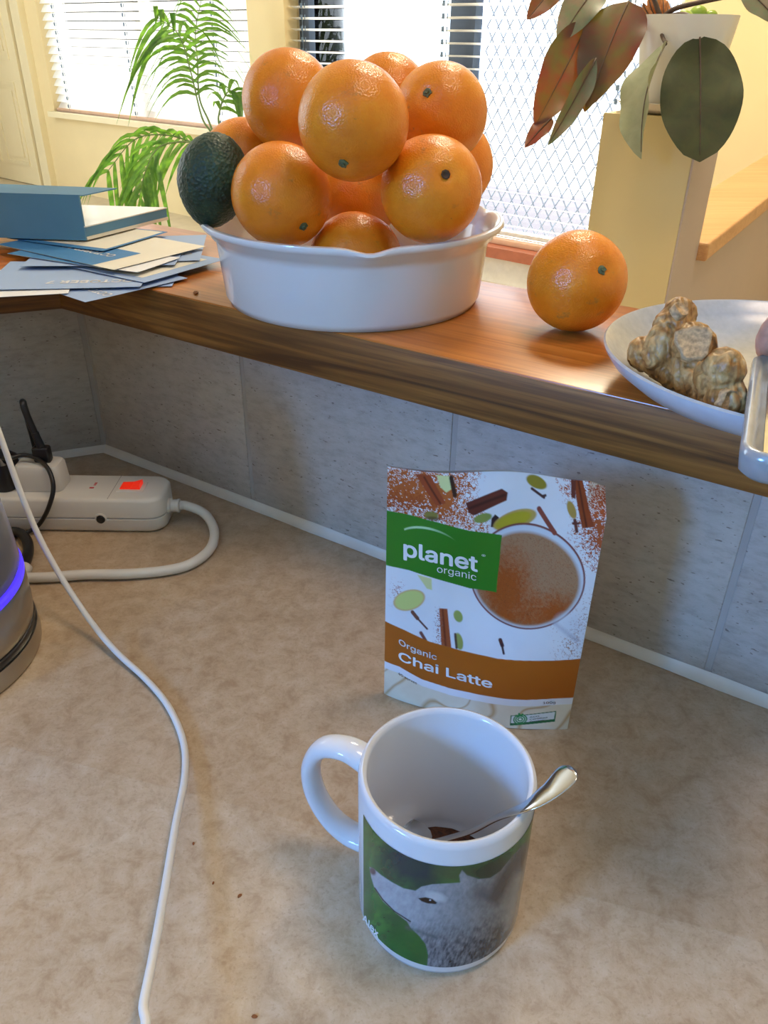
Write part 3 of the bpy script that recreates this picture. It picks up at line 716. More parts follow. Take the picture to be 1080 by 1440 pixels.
# cup
pt.ell((676, 441), 243, 210, 6, S(120, 60, 56), 3); 
pt.ell((620, 220), 95, 34, -17, S(186, 160, 88), 4); pt.ell((612, 222), 80, 26, -17, S(176, 164, 40), 6)
pt.ell((676, 441), 243, 210, 6, S(118, 62, 60), 3); pt.ell((676, 442), 236, 203, 6, S(202, 212, 222), 4)
cof = ell_sd(X, Y, (672, 452), 224, 187, 6)
pt.sd(cof, S(160, 124, 92), 16)
kk = np.clip(1.25 - np.hypot((X - 585) / 125, (Y - 500) / 175), 0, 1) * 1.2 + np.clip(1.1 - np.hypot((X - 790) / 130, (Y - 580) / 105), 0, 1) * 1.1 + np.clip((Y - 560) / 140, 0, .6)
pt.lay(np.clip(kk + (sp1 - .5) * .7 + (hi - .5) * .35, 0, 1) * np.clip(-cof / 14, 0, 1), S(158, 78, 26))
pt.lay(np.clip((hi - .9) * 8, 0, .5) * np.clip(-cof / 14, 0, 1), S(96, 56, 30))
pt.line((722, 175), (790, 262), 10, S(132, 66, 56), 3)
pt.ell((708, 80), 46, 22, 14, S(146, 134, 44), 4); pt.line((688, 104), (742, 132), 5, S(66, 40, 44), 3); pt.line((735, 128), (748, 124), 5, S(66, 40, 44), 3)
powder([(940, 60), (1060, 60), (1060, 330), (960, 400), (890, 260)], 130, S(168, 84, 46), .95)
powder([(800, 70), (870, 60), (870, 140), (830, 130)], 60, S(176, 92, 60), .6)
pt.poly([(872, 40), (905, 45), (958, 238), (906, 240), (880, 120)], S(140, 62, 32), 3); pt.line((890, 60), (925, 235), 4, S(92, 36, 22), 5); pt.poly([(858, 55), (880, 58), (878, 128), (860, 122)], S(104, 48, 40), 3)
pt.ell((862, 170), 17, 36, -22, S(170, 142, 70), 4); pt.line((876, 210), (884, 252), 7, S(92, 44, 40), 4); pt.line((868, 222), (892, 222), 5, S(92, 44, 40), 4)
powder([(930, 540), (960, 520), (900, 800), (800, 790), (850, 640)], 120, S(150, 104, 84), .38); powder([(780, 650), (850, 700), (890, 790), (830, 790)], 70, S(160, 120, 92), .35)
pt.sd(seg_d(X, Y, (790, 628), (880, 715))[0] - 6, S(150, 152, 170), 18, .8); pt.sd(ell_sd(X, Y, (850, 640), 60, 45, 30), S(206, 216, 226), 30, .5)
# green brand panel
pt.poly([(60, 190), (180, 199), (300, 222), (430, 258), (566, 280), (545, 508), (430, 492), (260, 440), (170, 415), (60, 402)], S(44, 122, 30), 1.6)
arc = ell_sd(X, Y, (255, 335), 150, 92, 14); arc2 = ell_sd(X, Y, (262, 351), 165, 98, 15)
pt.lay(np.clip(.5 - arc / 2, 0, 1) * np.clip(.5 + arc2 / 2, 0, 1) * (Y < 305) * (X > 150) * np.clip((380 - X) / 120, 0, 1), S(176, 214, 170))
# loose spices below
pt.poly([(208, 432), (270, 448), (272, 496), (250, 490)], S(206, 210, 150), 4); powder([(100, 470), (140, 470), (140, 560), (100, 560)], 50, S(160, 100, 84), .4)
pt.ell((173, 542), 72, 43, -20, S(202, 176, 120), 4); pt.ell((173, 542), 64, 37, -20, S(196, 206, 122), 4)
pt.line((188, 592), (210, 618), 8, S(112, 70, 56), 3); pt.line((210, 618), (252, 662), 4, S(96, 58, 50), 3); pt.line((225, 680), (245, 712), 7, S(112, 66, 60), 4)
pt.poly([(303, 573), (338, 576), (356, 742), (314, 742)], S(156, 80, 44), 3); pt.line((318, 580), (332, 735), 4, S(112, 48, 28), 5); powder([(290, 580), (312, 580), (322, 740), (290, 740)], 40, S(150, 96, 80), .5)
pt.ell((384, 607), 18, 26, -25, S(150, 166, 88), 4); pt.ell((388, 712), 17, 36, -12, S(150, 160, 84), 4); pt.line((372, 682), (378, 740), 5, S(84, 66, 52), 4)
pt.line((562, 698), (570, 720), 8, S(84, 46, 40), 3); pt.line((568, 715), (576, 754), 4.5, S(60, 36, 44), 3)
# orange name band, white stripe, foam
def band(xs, ys): return np.interp(X, xs, ys)
bt = band([60, 150, 260, 400, 550, 700, 830, 900], [643, 672, 716, 751, 776, 787, 801, 807]); bb = band([60, 130, 230, 350, 520, 650, 790, 860], [834, 846, 894, 926, 951, 971, 986, 997])
foam = np.abs(np.sin(X * .016 + Y * .020 + 7 * fbm(X, Y, 190, 2))); fm = (np.clip(1 - foam * 3.2, 0, 1) * .75 + .25 * fbm(X, Y, 60, 3))[..., None]
fcol = np.array(S(226, 220, 200)) * (1 - fm) + np.array(S(184, 148, 96)) * fm
pt.lay(np.clip((Y - bb - 33) / 1.6 + .5, 0, 1), fcol)
pt.lay(np.clip((Y - bb) / 1.6 + .5, 0, 1) * np.clip((bb + 33 - Y) / 1.6 + .5, 0, 1), S(226, 228, 232))
pt.lay(np.clip((Y - bt) / 1.6 + .5, 0, 1) * np.clip((bb - Y) / 1.6 + .5, 0, 1), S(172, 92, 22))
# certification label
pt.poly([(600, 1046), (786, 1051), (779, 1106), (594, 1098)], S(40, 110, 66), 1.5); pt.poly([(604, 1050), (781, 1055), (776, 1092), (600, 1086)], S(220, 226, 224), 1.5)
for r in (26, 18, 9): pt.sd(np.abs(ell_sd(X, Y, (638, 1070), r, r * .92, 0)) - 2.6, S(48, 140, 76), 1.5)
for a, b_ in (((622, 1048), (630, 1056)), ((634, 1040), (636, 1052)), ((648, 1044), (644, 1054))): pt.line(a, b_, 4, S(48, 140, 76), 2)
pp = surf(UU, VV, 0) - PORG
fr = grid_print('front_panel', pp, pt.c, M['pouch_print'], pouch); fr['label'] = 'printed front with cup of chai, spices and name band'
M['foil'] = NT('silver_foil').col(S(190, 188, 182)).set(Metallic=.7, Roughness=.35).m
u2, v2 = np.meshgrid(np.linspace(0, 1, 30), np.linspace(0, 1, 40), indexing='ij'); bk = surf(u2, v2, 1) - PORG
me = bpy.data.meshes.new('back_panel'); idx = np.arange(1200).reshape(30, 40)
me.from_pydata(bk.reshape(-1, 3).tolist(), [], np.stack([idx[:-1, :-1], idx[1:, :-1], idx[1:, 1:], idx[:-1, 1:]], -1).reshape(-1, 4).tolist()); me.update(); me.shade_smooth(); mobj('back_panel', me, M['foil'], pouch)
us = np.linspace(0, 1, 30); fb = surf(us, np.ones(30), 0) - PORG; bb_ = surf(us, np.ones(30), 1) - PORG
mb = MB(); mb.v = [tuple(p) for p in fb] + [tuple(p) for p in bb_]; mb.f = [(i, i + 1, 31 + i, 30 + i) for i in range(29)]; mb.build('bottom_gusset', M['foil'], pouch)
nfr = np.array([-.13, -.99, .05]); nfr = nfr / np.linalg.norm(nfr)
def pouch_fn(ax, ay):
    u, v = uv_of(ax, ay); return surf(u, np.clip(v, 0, 1), 0) - PORG + nfr * .00025
M['ink_dark'] = NT('brown_ink').col(S(92, 54, 30)).set(Roughness=.3).m; M['ink_green'] = NT('green_ink').col(S(30, 84, 60)).set(Roughness=.3).m
IW = M['ink_white']
put_text('lettering', 'planet', pouch_fn, (148, 356), (466, 424), 84, IW, pouch, .020, -5)
put_text('lettering', 'organic', pouch_fn, (293, 420), (460, 462), 40, IW, pouch, 0.0, -3)
put_text('lettering', '\u00ae', pouch_fn, (481, 364), (498, 367), 16, IW, pouch)
put_text('lettering', 'Organic', pouch_fn, (128, 738), (294, 797), 36, IW, pouch, .012, 5)
put_text('lettering', 'Chai Latte', pouch_fn, (127, 812), (527, 909), 57, IW, pouch, .016, 6)
put_text('lettering', '40 serves', pouch_fn, (126, 884), (208, 921), 18, M['ink_dark'], pouch, 0.0, 2)
put_text('lettering', '100g', pouch_fn, (733, 1004), (784, 1010), 18, M['ink_dark'], pouch)
put_text('lettering', 'ACO', pouch_fn, (676, 1066), (716, 1067), 9, M['ink_green'], pouch, .01)
put_text('lettering', 'Certified', pouch_fn, (676, 1078), (748, 1080), 9, M['ink_green'], pouch, .01)
put_text('lettering', 'Organic', pouch_fn, (676, 1090), (740, 1092), 9, M['ink_green'], pouch, .01)

# ================================================================== PLATE, GINGER, GRATER, CLOVE
PC = np.array([.2402, .4426]); PR = .112
q = NT('grey_blue_glaze'); c_ = q.coords(); q.col(q.ramp(q.noise(c_, 180, 3), [(.3, S(176, 176, 172)), (.7, S(188, 188, 184))])); q.set(Roughness=.2); M['plate_in'] = q.m
q = NT('pale_blue_glaze'); c_ = q.coords(); q.col(q.ramp(q.noise(c_, 90, 3), [(.3, S(196, 206, 220)), (.7, S(206, 214, 226))])); q.set(Roughness=.22); M['plate_out'] = q.m
pl = empty('dinner_plate', (PC[0], PC[1], ZL), 'pale blue-grey coupe plate holding the ginger root at the ledge edge', 'plate')
outer = [(0, .003), (.052, .003), (.0535, 0), (.0570, 0), (.0585, .003), (.078, .0065), (.096, .0135), (.1065, .0215), (.1108, .0275), (.1118, .0300)]
inner = [(.1118, .0300), (.1108, .0312), (.1092, .0304), (.1040, .0240), (.092, .0150), (.075, .0095), (.055, .0075), (0, .0070)]
MB().lathe(outer, 128).build('underside', M['plate_out'], pl, 50); MB().lathe(inner, 128).build('inside', M['plate_in'], pl, 50)

def m_ginger():
    q = NT('ginger_skin'); c = q.coords(); a = q.noise(c, 80, 5, .6, .8)
    wv = q.n.new('ShaderNodeTexWave'); wv.inputs['Scale'].default_value = 60; wv.inputs['Distortion'].default_value = 9; wv.inputs['Detail'].default_value = 3; q.link(c, wv.inputs['Vector'])
    x = q.ramp(a, [(.28, S(84, 50, 20)), (.42, S(158, 112, 58)), (.58, S(198, 158, 100)), (.74, S(222, 194, 144))])
    q.col(q.mix(q.ramp(wv.outputs['Fac'], [(.0, (.4, .4, .4)), (.25, (0, 0, 0))]), x, S(104, 76, 48))); q.set(Roughness=.42)
    h = q.mix(.6, a, wv.outputs['Color']); q.bump(h, .7, .0015); return q.m
M['ginger'] = m_ginger(); M['ginger_cut'] = flat('dried_ginger_cut', S(186, 152, 108), .6, .4, 420)
gin = empty('ginger_root', (.205, .455, .214), 'knobbly tan ginger root with a dried cut face on the plate', 'ginger')
G0 = np.array([.205, .455, .214])
lobes = [ # (px, py, z) -> (px, py, z), r0, r1
    ((906, 497, .2315), (958, 520, .2285), .0105, .0125), ((958, 520, .2285), (990, 537, .2285), .0125, .0120), ((990, 537, .2285), (1022, 562, .2310), .0120, .0108),
    ((925, 498, .236), (946, 462, .249), .0095, .0110), ((946, 462, .249), (956, 442, .256), .0112, .0095), ((960, 505, .236), (975, 484, .246), .0095, .0120), ((1000, 530, .238), (1018, 518, .246), .0100, .0105)]
b = bmesh.new()
for (a, c, r0, r1) in lobes:
    A_, C_ = atz(*a) - G0, atz(*c) - G0
    for k in range(7):
        t = k / 6; p = A_ * (1 - t) + C_ * t; r = (r0 * (1 - t) + r1 * t) * (1 + .07 * math.sin(k * 2.3))
        bmesh.ops.create_icosphere(b, subdivisions=2, radius=r, matrix=Matrix.Translation(Vector(p)))
me = bpy.data.meshes.new('g'); b.to_mesh(me); b.free(); tmp = bpy.data.objects.new('g', me); COL.objects.link(tmp)
md = tmp.modifiers.new('r', 'REMESH'); md.mode = 'VOXEL'; md.voxel_size = .0009
md2 = tmp.modifiers.new('s', 'SMOOTH'); md2.iterations = 2; md2.factor = .5
dg = bpy.context.evaluated_depsgraph_get(); dg.update(); gm_ = bpy.data.meshes.new_from_object(tmp.evaluated_get(dg)); bpy.data.objects.remove(tmp)
bb2 = bmesh.new(); bb2.from_mesh(gm_); bb2.normal_update()
for v in bb2.verts:
    p = v.co; h = .0010 * mnoise.noise(p * 110) + .0005 * mnoise.noise(p * 300) - .0016 * max(0, mnoise.noise(p * 180 + Vector((5, 2, 1))) - .2) * 3
    v.co = p + v.normal * h
MB().bm(bb2).build('rhizome', M['ginger'], gin, 0)
# flat dried cut faces on the knobs
def cut(px, py, z, r, nrm, name='cut_face'):
    c = atz(px, py, z) - G0; b = MB(); n = 18; qn = Vector(nrm).to_track_quat('Z', 'Y'); vs_ = [(0, 0, .0006)]
    for i in range(n):
        a = 2 * math.pi * i / n; rr = r * (1 + .45 * mnoise.noise(Vector((math.cos(a) * 1.5, math.sin(a) * 1.5, px * .37)))); vs_ += [(rr * .8 * math.cos(a), rr * .8 * math.sin(a), .0), (rr * math.cos(a), rr * math.sin(a), .0012), (rr * 1.0 * math.cos(a), rr * 1.0 * math.sin(a), -.004)]
    f = [(0, 1 + 3 * i, 1 + 3 * ((i + 1) % n)) for i in range(n)]
    for k in (0, 1): f += [(1 + 3 * i + k, 2 + 3 * i + k, 2 + 3 * ((i + 1) % n) + k, 1 + 3 * ((i + 1) % n) + k) for i in range(n)]
    b.add([tuple((qn @ Vector(p)) + Vector(c)) for p in vs_], f); o = b.build(name, M['ginger_cut'], gin, 0); o['label'] = 'grey dried cut face'
cut(978, 481, .2570, .0092, (-.25, -.75, .62)); cut(1027, 566, .2335, .0062, (.35, -.9, .25)); cut(958, 436, .2645, .0042, (.3, -.5, .8))

# grater: shallow metal tray resting on the plate rim
GA = atz(1041, 634, .2505); GBk = atz(1060, 494, .2430)     # front-left and back-left corners of its rim
gx = GBk - GA; GL = np.linalg.norm(gx); gx /= GL; gup = np.cross(np.cross(gx, np.array([0, 0, 1.])), gx); gup /= np.linalg.norm(gup); gy = np.cross(gx, gup)   # gy to the right
gy = gy if gy[0] > 0 else -gy
gr = empty('grater', tuple(GA), 'flat steel grater tray resting over the plate edge beside the ginger', 'grater')
GW = .095
def rr_loop(x0, x1, y0, y1, r, z, n=6):
    out = []
    for cx, cy, a0 in ((x1 - r, y1 - r, 0), (x0 + r, y1 - r, 90), (x0 + r, y0 + r, 180), (x1 - r, y0 + r, 270)):
        for k in range(n + 1):
            a = math.radians(a0 + 90 * k / n); out.append((cx + r * math.cos(a), cy + r * math.sin(a), z))
    return out
def gl(p): return tuple(gx * p[0] + gy * p[1] + gup * p[2])
loops = [rr_loop(.004, GL - .004, .004, GW - .004, .008, -.0135), rr_loop(.001, GL - .001, .001, GW - .001, .010, -.011), rr_loop(0, GL, 0, GW, .011, -.004), rr_loop(.0005, GL - .0005, .0005, GW - .0005, .011, -.001),
         rr_loop(.002, GL - .002, .002, GW - .002, .010, 0), rr_loop(.004, GL - .004, .004, GW - .004, .009, -.0006), rr_loop(.0065, GL - .0065, .0065, GW - .0065, .008, -.004), rr_loop(.0095, GL - .0095, .0095, GW - .0095, .006, -.0062)]
n = len(loops[0]); mb = MB(); mb.v = [gl(p) for L in loops for p in L]
mb.f = [(k * n + i, k * n + (i + 1) % n, (k + 1) * n + (i + 1) % n, (k + 1) * n + i) for k in range(len(loops) - 1) for i in range(n)] + [tuple(range(n))]
q = NT('pale_enamel'); q.col(q.ramp(q.noise(q.coords(), 60, 2), [(.3, S(150, 158, 166)), (.7, S(164, 172, 180))])); q.set(Roughness=.18, Metallic=.25); M['enamel'] = q.m
mb.build('tray', M['enamel'], gr, 60)
bl = rr_loop(.0095, GL - .0095, .0095, GW - .0095, .006, -.0060); MB().add([gl(p) for p in bl], [tuple(range(len(bl)))]).build('grating_plate', M['chrome'], gr)
tooth = MB()
for i in range(9):
    for j in range(7):
        x, y = .02 + i * .0125, .017 + j * .010 + (.005 if i % 2 else 0)
        if y > GW - .016 or x > GL - .014: continue
        a = MB(); a.add([gl((x - .0008, y - .0030, -.0059)), gl((x + .0010, y - .0030, -.0059)), gl((x + .0010, y + .0030, -.0059)), gl((x - .0008, y + .0030, -.0059)), gl((x + .0004, y - .0022, -.0050)), gl((x + .0004, y + .0022, -.0050))], [(0, 1, 4), (2, 3, 5), (0, 4, 5, 3), (1, 2, 5, 4)])
        a.build('tooth', M['plastic_black'], gr)
pulp = MB()
rnd = random.Random(3)
for i in range(46):
    x, y = .012 + abs(rnd.gauss(0, .028)), .013 + abs(rnd.gauss(0, .018))
    if x > GL - .02 or y > GW - .02: continue
    b = bmesh.new(); bmesh.ops.create_icosphere(b, subdivisions=1, radius=1); r = rnd.uniform(.0006, .0019)
    for v in b.verts: v.co = Vector(gl((x + v.co.x * r * 1.5, y + v.co.y * r, -.0056 + v.co.z * r * .5)))
    pulp.bm(b)
tag(pulp.build('grated_shreds', M['ginger'], gr, 0), kind='stuff')

M['clove_skin'] = flat('pink_brown_papery_skin', S(206, 160, 138), .5, .22, 90)
cl = empty('garlic_clove', tuple(atz(1083, 492, .246)), 'pinkish papery garlic clove lying at the far end of the grater', 'garlic')
b = bmesh.new(); bmesh.ops.create_icosphere(b, subdivisions=4, radius=1)
for v in b.verts:
    d = v.co.normalized(); t = (d.z + 1) / 2; k = math.sin(math.pi * t ** .8) ** .7 if 0 < t < 1 else 0
    v.co = Vector((d.x * .0085, d.y * .0078, d.z * .017 + .002 * d.x)) * (1 + .05 * mnoise.noise(d * 5))
xf(b, Matrix.Rotation(math.radians(28), 4, 'X') @ Matrix.Rotation(math.radians(-10), 4, 'Y')); MB().bm(b).build('skin', M['clove_skin'], cl, 0, (0, 0, .008))
MB().lathe([(0, -.001), (.0028, 0), (.0030, .0012), (0, .0016)], 9).build('root_end', M['ginger'], cl, 0, (.003, -.009, -.007))

# ================================================================== CALENDAR PAD AND LOOSE SHEETS
M['cal_blue'] = flat('blue_card', S(78, 130, 166), .4, .06, 20); M['paper_blue'] = flat('pale_blue_paper', S(150, 174, 212), .65, .03, 20); M['paper_cream'] = flat('cream_print', S(222, 218, 204), .65, .03, 20)
M['paper_white'] = flat('white_paper', S(226, 228, 232), .6, .02, 20); M['gloss_white'] = NT('glossy_white_card').col(S(228, 228, 220)).set(Roughness=.12).m; M['paper_deep'] = flat('deep_blue_print', S(58, 122, 178), .6, .05, 20)
def sheet(i, corner, rot, w_, h_, base, panel, txt, label):
    z = ZL + .0006 + i * .0011; a = math.radians(rot); ex = np.array([math.cos(a), math.sin(a), 0]); ey = np.array([-math.sin(a), math.cos(a), 0])
    cr = atz(corner[0], corner[1], z); c = cr - ex * w_ / 2 + ey * h_ / 2; c[2] = z
    e = empty('calendar_sheet', tuple(c), label, 'paper', 'loose calendar sheets on the ledge', rot=(0, 0, a))
    # gently curled sheet
    nx, ny = 12, 8; mb = MB(); curl = (.0009 if i % 2 else .0006)
    f = lambda x, y: curl * ((2 * x / w_) ** 2 * .6 + (2 * y / h_) ** 2 * .4) * .8
    for k in (0, 1):
        for ix in range(nx + 1):
            for iy in range(ny + 1):
                x, y = (ix / nx - .5) * w_, (iy / ny - .5) * h_; mb.v.append((x, y, f(x, y) - k * .00025))
    st = (nx + 1) * (ny + 1); g = lambda k, ix, iy: k * st + ix * (ny + 1) + iy
    for k in (0, 1): mb.f += [(g(k, x, y), g(k, x + 1, y), g(k, x + 1, y + 1), g(k, x, y + 1)) for x in range(nx) for y in range(ny)]
    for x in range(nx): mb.f += [(g(0, x, 0), g(0, x + 1, 0), g(1, x + 1, 0), g(1, x, 0)), (g(0, x, ny), g(0, x + 1, ny), g(1, x + 1, ny), g(1, x, ny))]
    for y in range(ny): mb.f += [(g(0, 0, y), g(0, 0, y + 1), g(1, 0, y + 1), g(1, 0, y)), (g(0, nx, y), g(0, nx, y + 1), g(1, nx, y + 1), g(1, nx, y))]
    mb.build('page', M[base], e, 30)
    if panel:
        x0, x1, y0, y1, pm = panel; pn = MB(); nx = ny = 10
        for ix in range(nx + 1):
            for iy in range(ny + 1):
                x, y = (x0 + (x1 - x0) * ix / nx - .5) * w_, (y0 + (y1 - y0) * iy / ny - .5) * h_; pn.v.append((x, y, f(x, y) + .00012))
        pn.f = [(x * (ny + 1) + y, (x + 1) * (ny + 1) + y, (x + 1) * (ny + 1) + y + 1, x * (ny + 1) + y + 1) for x in range(nx) for y in range(ny)]
        pn.build('printed_panel', M[pm], e)
    if txt:
        s_, x0, x1, y0, hh = txt
        v, fc = bolden(*text_mesh(s_), .025); k0, k1 = v[:, 0].min(), v[:, 0].max()
        # the sheets face away from the viewer: the words stand upside down
        P = [((x1 - (x1 - x0) * (p[0] - k0) / (k1 - k0) - .5) * w_, (y0 - .5) * h_ - p[1] * hh / .729, 0) for p in v]
        me = bpy.data.meshes.new('lettering'); me.from_pydata([(p[0], p[1], f(p[0], p[1]) + .00025) for p in P], [], fc); me.update(); mobj('lettering', me, M['paper_white'], e)
    return e
sheet(0, (242, 403), 6, .13, .100, 'paper_blue', None, ('OCTOBER 1', .45, .93, .30, .011), 'pale blue sheet at the bottom of the loose pile with its corner toward the dish')
sheet(1, (120, 426), -40, .10, .100, 'paper_blue', None, ('OCTOBER 3', .42, .97, .28, .011), 'pale blue sheet whose pointed corner hangs over the ledge front')
sheet(2, (96, 413), 14, .13, .090, 'paper_white', None, None, 'plain white sheet sticking out low at the left of the pile')
sheet(3, (198, 404), 7, .13, .095, 'paper_blue', None, ('OCTOBER 7', .38, .93, .26, .012), 'pale blue sheet lettered October 7 along its near edge')
sheet(4, (203, 398), -32, .11, .100, 'paper_blue', (.12, .88, .10, .90, 'paper_cream'), None, 'sheet with a cream panel reaching farthest right toward the dish')
sheet(5, (281, 367), 8, .13, .110, 'paper_blue', None, ('OCTOBER 9', .50, .93, .28, .011), 'pale blue sheet under the white ones at the right of the pile')
sheet(6, (246, 373), 5, .135, .090, 'paper_blue', None, ('OCTOBER 11', .50, .95, .30, .011), 'pale blue sheet in the middle of the pile near the small wood chip')
sheet(7, (193, 384), -24, .15, .060, 'paper_white', (.0, .86, .0, .90, 'paper_deep'), None, 'white sheet with a deep blue strip right under the October 16 page')
sheet(8, (160, 380), -33, .165, .112, 'paper_cream', (.0, .83, .0, .50, 'paper_deep'), ('OCTOBER 16', .34, .76, .34, .012), 'cream and blue sheet lettered October 16 near the top of the pile')
sheet(9, (145, 354), -24, .12, .096, 'paper_deep', (.0, .97, .09, .97, 'paper_cream'), None, 'topmost cream-panelled sheet directly under the blue calendar pad')
# desk calendar pad
pz = ZL + .0125; cA = atz(122, 338, pz); cB = atz(237, 309, pz); cL = atz(0, 334, pz)
px_ = cL - cA; px_[2] = 0; px_ /= np.linalg.norm(px_); py_ = cB - cA; py_[2] = 0; plen = np.linalg.norm(py_); py_ /= plen
pad = empty('calendar_pad', tuple(cA), 'blue calendar pad with an upright card flap on top of the loose sheets', 'calendar')
def skew(mb, o, x0, x1, y0, y1, z0, z1):
    P = lambda x, y, z: tuple(px_ * x + py_ * y + np.array([0, 0, z]) - 0 * o)
    return mb.add([P(x0, y0, z0), P(x1, y0, z0), P(x1, y1, z0), P(x0, y1, z0), P(x0, y0, z1), P(x1, y0, z1), P(x1, y1, z1), P(x0, y1, z1)], [(0, 3, 2, 1), (4, 5, 6, 7), (0, 1, 5, 4), (1, 2, 6, 5), (2, 3, 7, 6), (3, 0, 4, 7)])
o0 = np.zeros(3)
skew(MB(), o0, 0, .13, .001, plen, .0, .0030).build('backing_card', M['paper_cream'], pad)
skew(MB(), o0, .0005, .13, .0015, plen - .001, .0032, .0115).build('page_block', M['cal_blue'], pad)
skew(MB(), o0, 0, .13, .001, plen, .0117, .0127).build('cover', M['gloss_white'], pad)
mb = MB(); P = lambda x, y, z: tuple(px_ * x + py_ * y + np.array([0, 0, z]))
fl_ = [P(0, -.001, 0), P(.14, -.001, 0), P(.14, .004, .0405), P(.004, .004, .0405), P(0, .001, 0), P(.14, .001, 0), P(.14, .006, .040), P(.004, .006, .040)]
mb.add(fl_, [(0, 1, 2, 3), (4, 7, 6, 5), (0, 4, 5, 1), (1, 5, 6, 2), (2, 6, 7, 3), (3, 7, 4, 0)]); mb.build('flap', M['cal_blue'], pad)
mb = MB(); mb.add([P(.001, .006, .0395), P(.14, .006, .0395), P(.14, .034, .0435), P(-.012, .034, .0425), P(.001, .006, .0405), P(.14, .006, .0405), P(.14, .034, .0445), P(-.012, .034, .0435)], [(0, 3, 2, 1), (4, 5, 6, 7), (0, 1, 5, 4), (1, 2, 6, 5), (2, 3, 7, 6), (3, 0, 4, 7)]); mb.build('folded_top', M['cal_blue'], pad)

# ================================================================== POWER STRIP, ADAPTER, PLUGS, CORDS
SY0, SY1, SZ = .6115, .6600, .0345; SX1, SX0 = -.1985, -.46
strip = empty('power_strip', (-.25, .635, 0), 'white power strip with a glowing red rocker switch by the tiled corner', 'power strip')
def stadium(x0, x1, y0, y1, r, z, n=8): return rr_loop(x0, x1, y0, y1, r, z, n)
def shell(name, zs, mat):
    loops = [stadium(SX0 + .25 + i, SX1 + .25 - i, SY0 - .635 + i, SY1 - .635 - i, .015, z) for i, z in zs]; n = len(loops[0]); mb = MB(); mb.v = [p for L in loops for p in L]
    mb.f = [(k * n + i, k * n + (i + 1) % n, (k + 1) * n + (i + 1) % n, (k + 1) * n + i) for k in range(len(loops) - 1) for i in range(n)] + [tuple(range(n))[::-1], tuple((len(loops) - 1) * n + i for i in range(n))]
    return mb.build(name, mat, strip, 40)
shell('lower_shell', [(.003, .0), (.0012, .0015), (.0, .004), (.0, .0136), (.0010, .0143)], M['plastic_white'])
shell('upper_shell', [(.0010, .0149), (.0, .0156), (.0, .0310), (.0012, .0333), (.0035, SZ)], M['plastic_white'])
swc = atz(186, 685, SZ) - np.array([-.25, .635, 0])
M['red_glow'] = m_emit('glowing_red_switch', (1.0, .03, .008), .55, (.35, .01, .004)); M['red_ink'] = NT('red_ink').col(S(206, 60, 60)).set(Roughness=.4).m
MB().bm(xf(rbox((.0245, .0185, .0012), .0005, 2), Matrix.Translation(Vector((swc[0], swc[1], SZ + .0003))))).build('switch_bezel', M['plastic_white'], strip, 40)
mb = MB(); mb.add([(-.0095, -.006, 0), (.0085, -.006, 0), (.0085, .006, 0), (-.0095, .006, 0), (-.0095, -.006, .0012), (.0085, -.006, .0042), (.0085, .006, .0042), (-.0095, .006, .0012), (0, -.006, .0016), (0, .006, .0016)], [(0, 1, 5, 8, 4), (2, 3, 7, 9, 6), (1, 2, 6, 5), (3, 0, 4, 7), (4, 8, 9, 7), (8, 5, 6, 9)])
o = mb.build('rocker_switch', M['red_glow'], strip, None, (swc[0], swc[1], SZ + .0008)); o['label'] = 'glowing red rocker'
for i, (dx, dy, w_, h_) in enumerate(((0, 0, .004, .0022), (.0012, .0052, .0022, .0012), (.0012, .0072, .0022, .0012), (.0012, .0092, .0024, .0012))):
    c = atz(129, 686, SZ) - np.array([-.25, .635, 0]); MB().box((c[0] + dx, c[1] + dy, SZ + .00012), (w_, h_, .0002)).build('red_marking', M['red_ink'], strip)
MB().box((atz(158, 690, SZ)[0] + .25, 0, SZ + .00005), (.0004, .044, .0003)).build('panel_joint', M['grout'], strip)
fx = atz(142, 729, .015)[0] + .25
sc1 = MB().lathe([(0, .0016), (.0034, .0016), (.0040, 0), (.0040, -.004)], 20); o = sc1.build('side_plug', M['plastic_black'], strip, 40, (fx, SY0 - .635 - .0005, .0143), (math.radians(90), 0, 0))
sc2 = MB().lathe([(.0042, -.002), (.0042, .0009), (.0054, .0006), (.0056, -.002)], 20); sc2.build('side_collar', M['plastic_white'], strip, 40, (fx, SY0 - .635 - .0003, .0148), (math.radians(90), 0, 0))
bt_ = MB().lathe([(.0075, -.002), (.0075, .002), (.0060, .003), (.0058, .0075), (.0064, .0078), (.0064, .0098), (.0044, .0105), (.0042, .002)], 24); bt_.build('cord_boot', M['plastic_white'], strip, 40, (SX1 + .25, -.0015, .0165), (0, math.radians(90), 0))
# its thick mains cord lies on the worktop
co = atz(262, 709, .0165)
cp_ = spline([(SX1 + .0085, .6335, .0165), atz(262, 711, .0150), atz(287, 722, .010), atz(301, 745, .006), atz(296, 771, .0048), atz(270, 792, .0048), atz(235, 802, .0048), atz(180, 807, .0048), atz(120, 808, .0048), atz(60, 812, .0048), atz(15, 810, .0048), (-.30, .548, .0048), (-.36, .565, .0048), (-.45, .52, .0048)], 8)
o = MB().tube([np.array(p) - np.array([-.25, .635, 0]) for p in cp_], .0043, 14).build('mains_cord', M['plastic_white'], strip, 0)

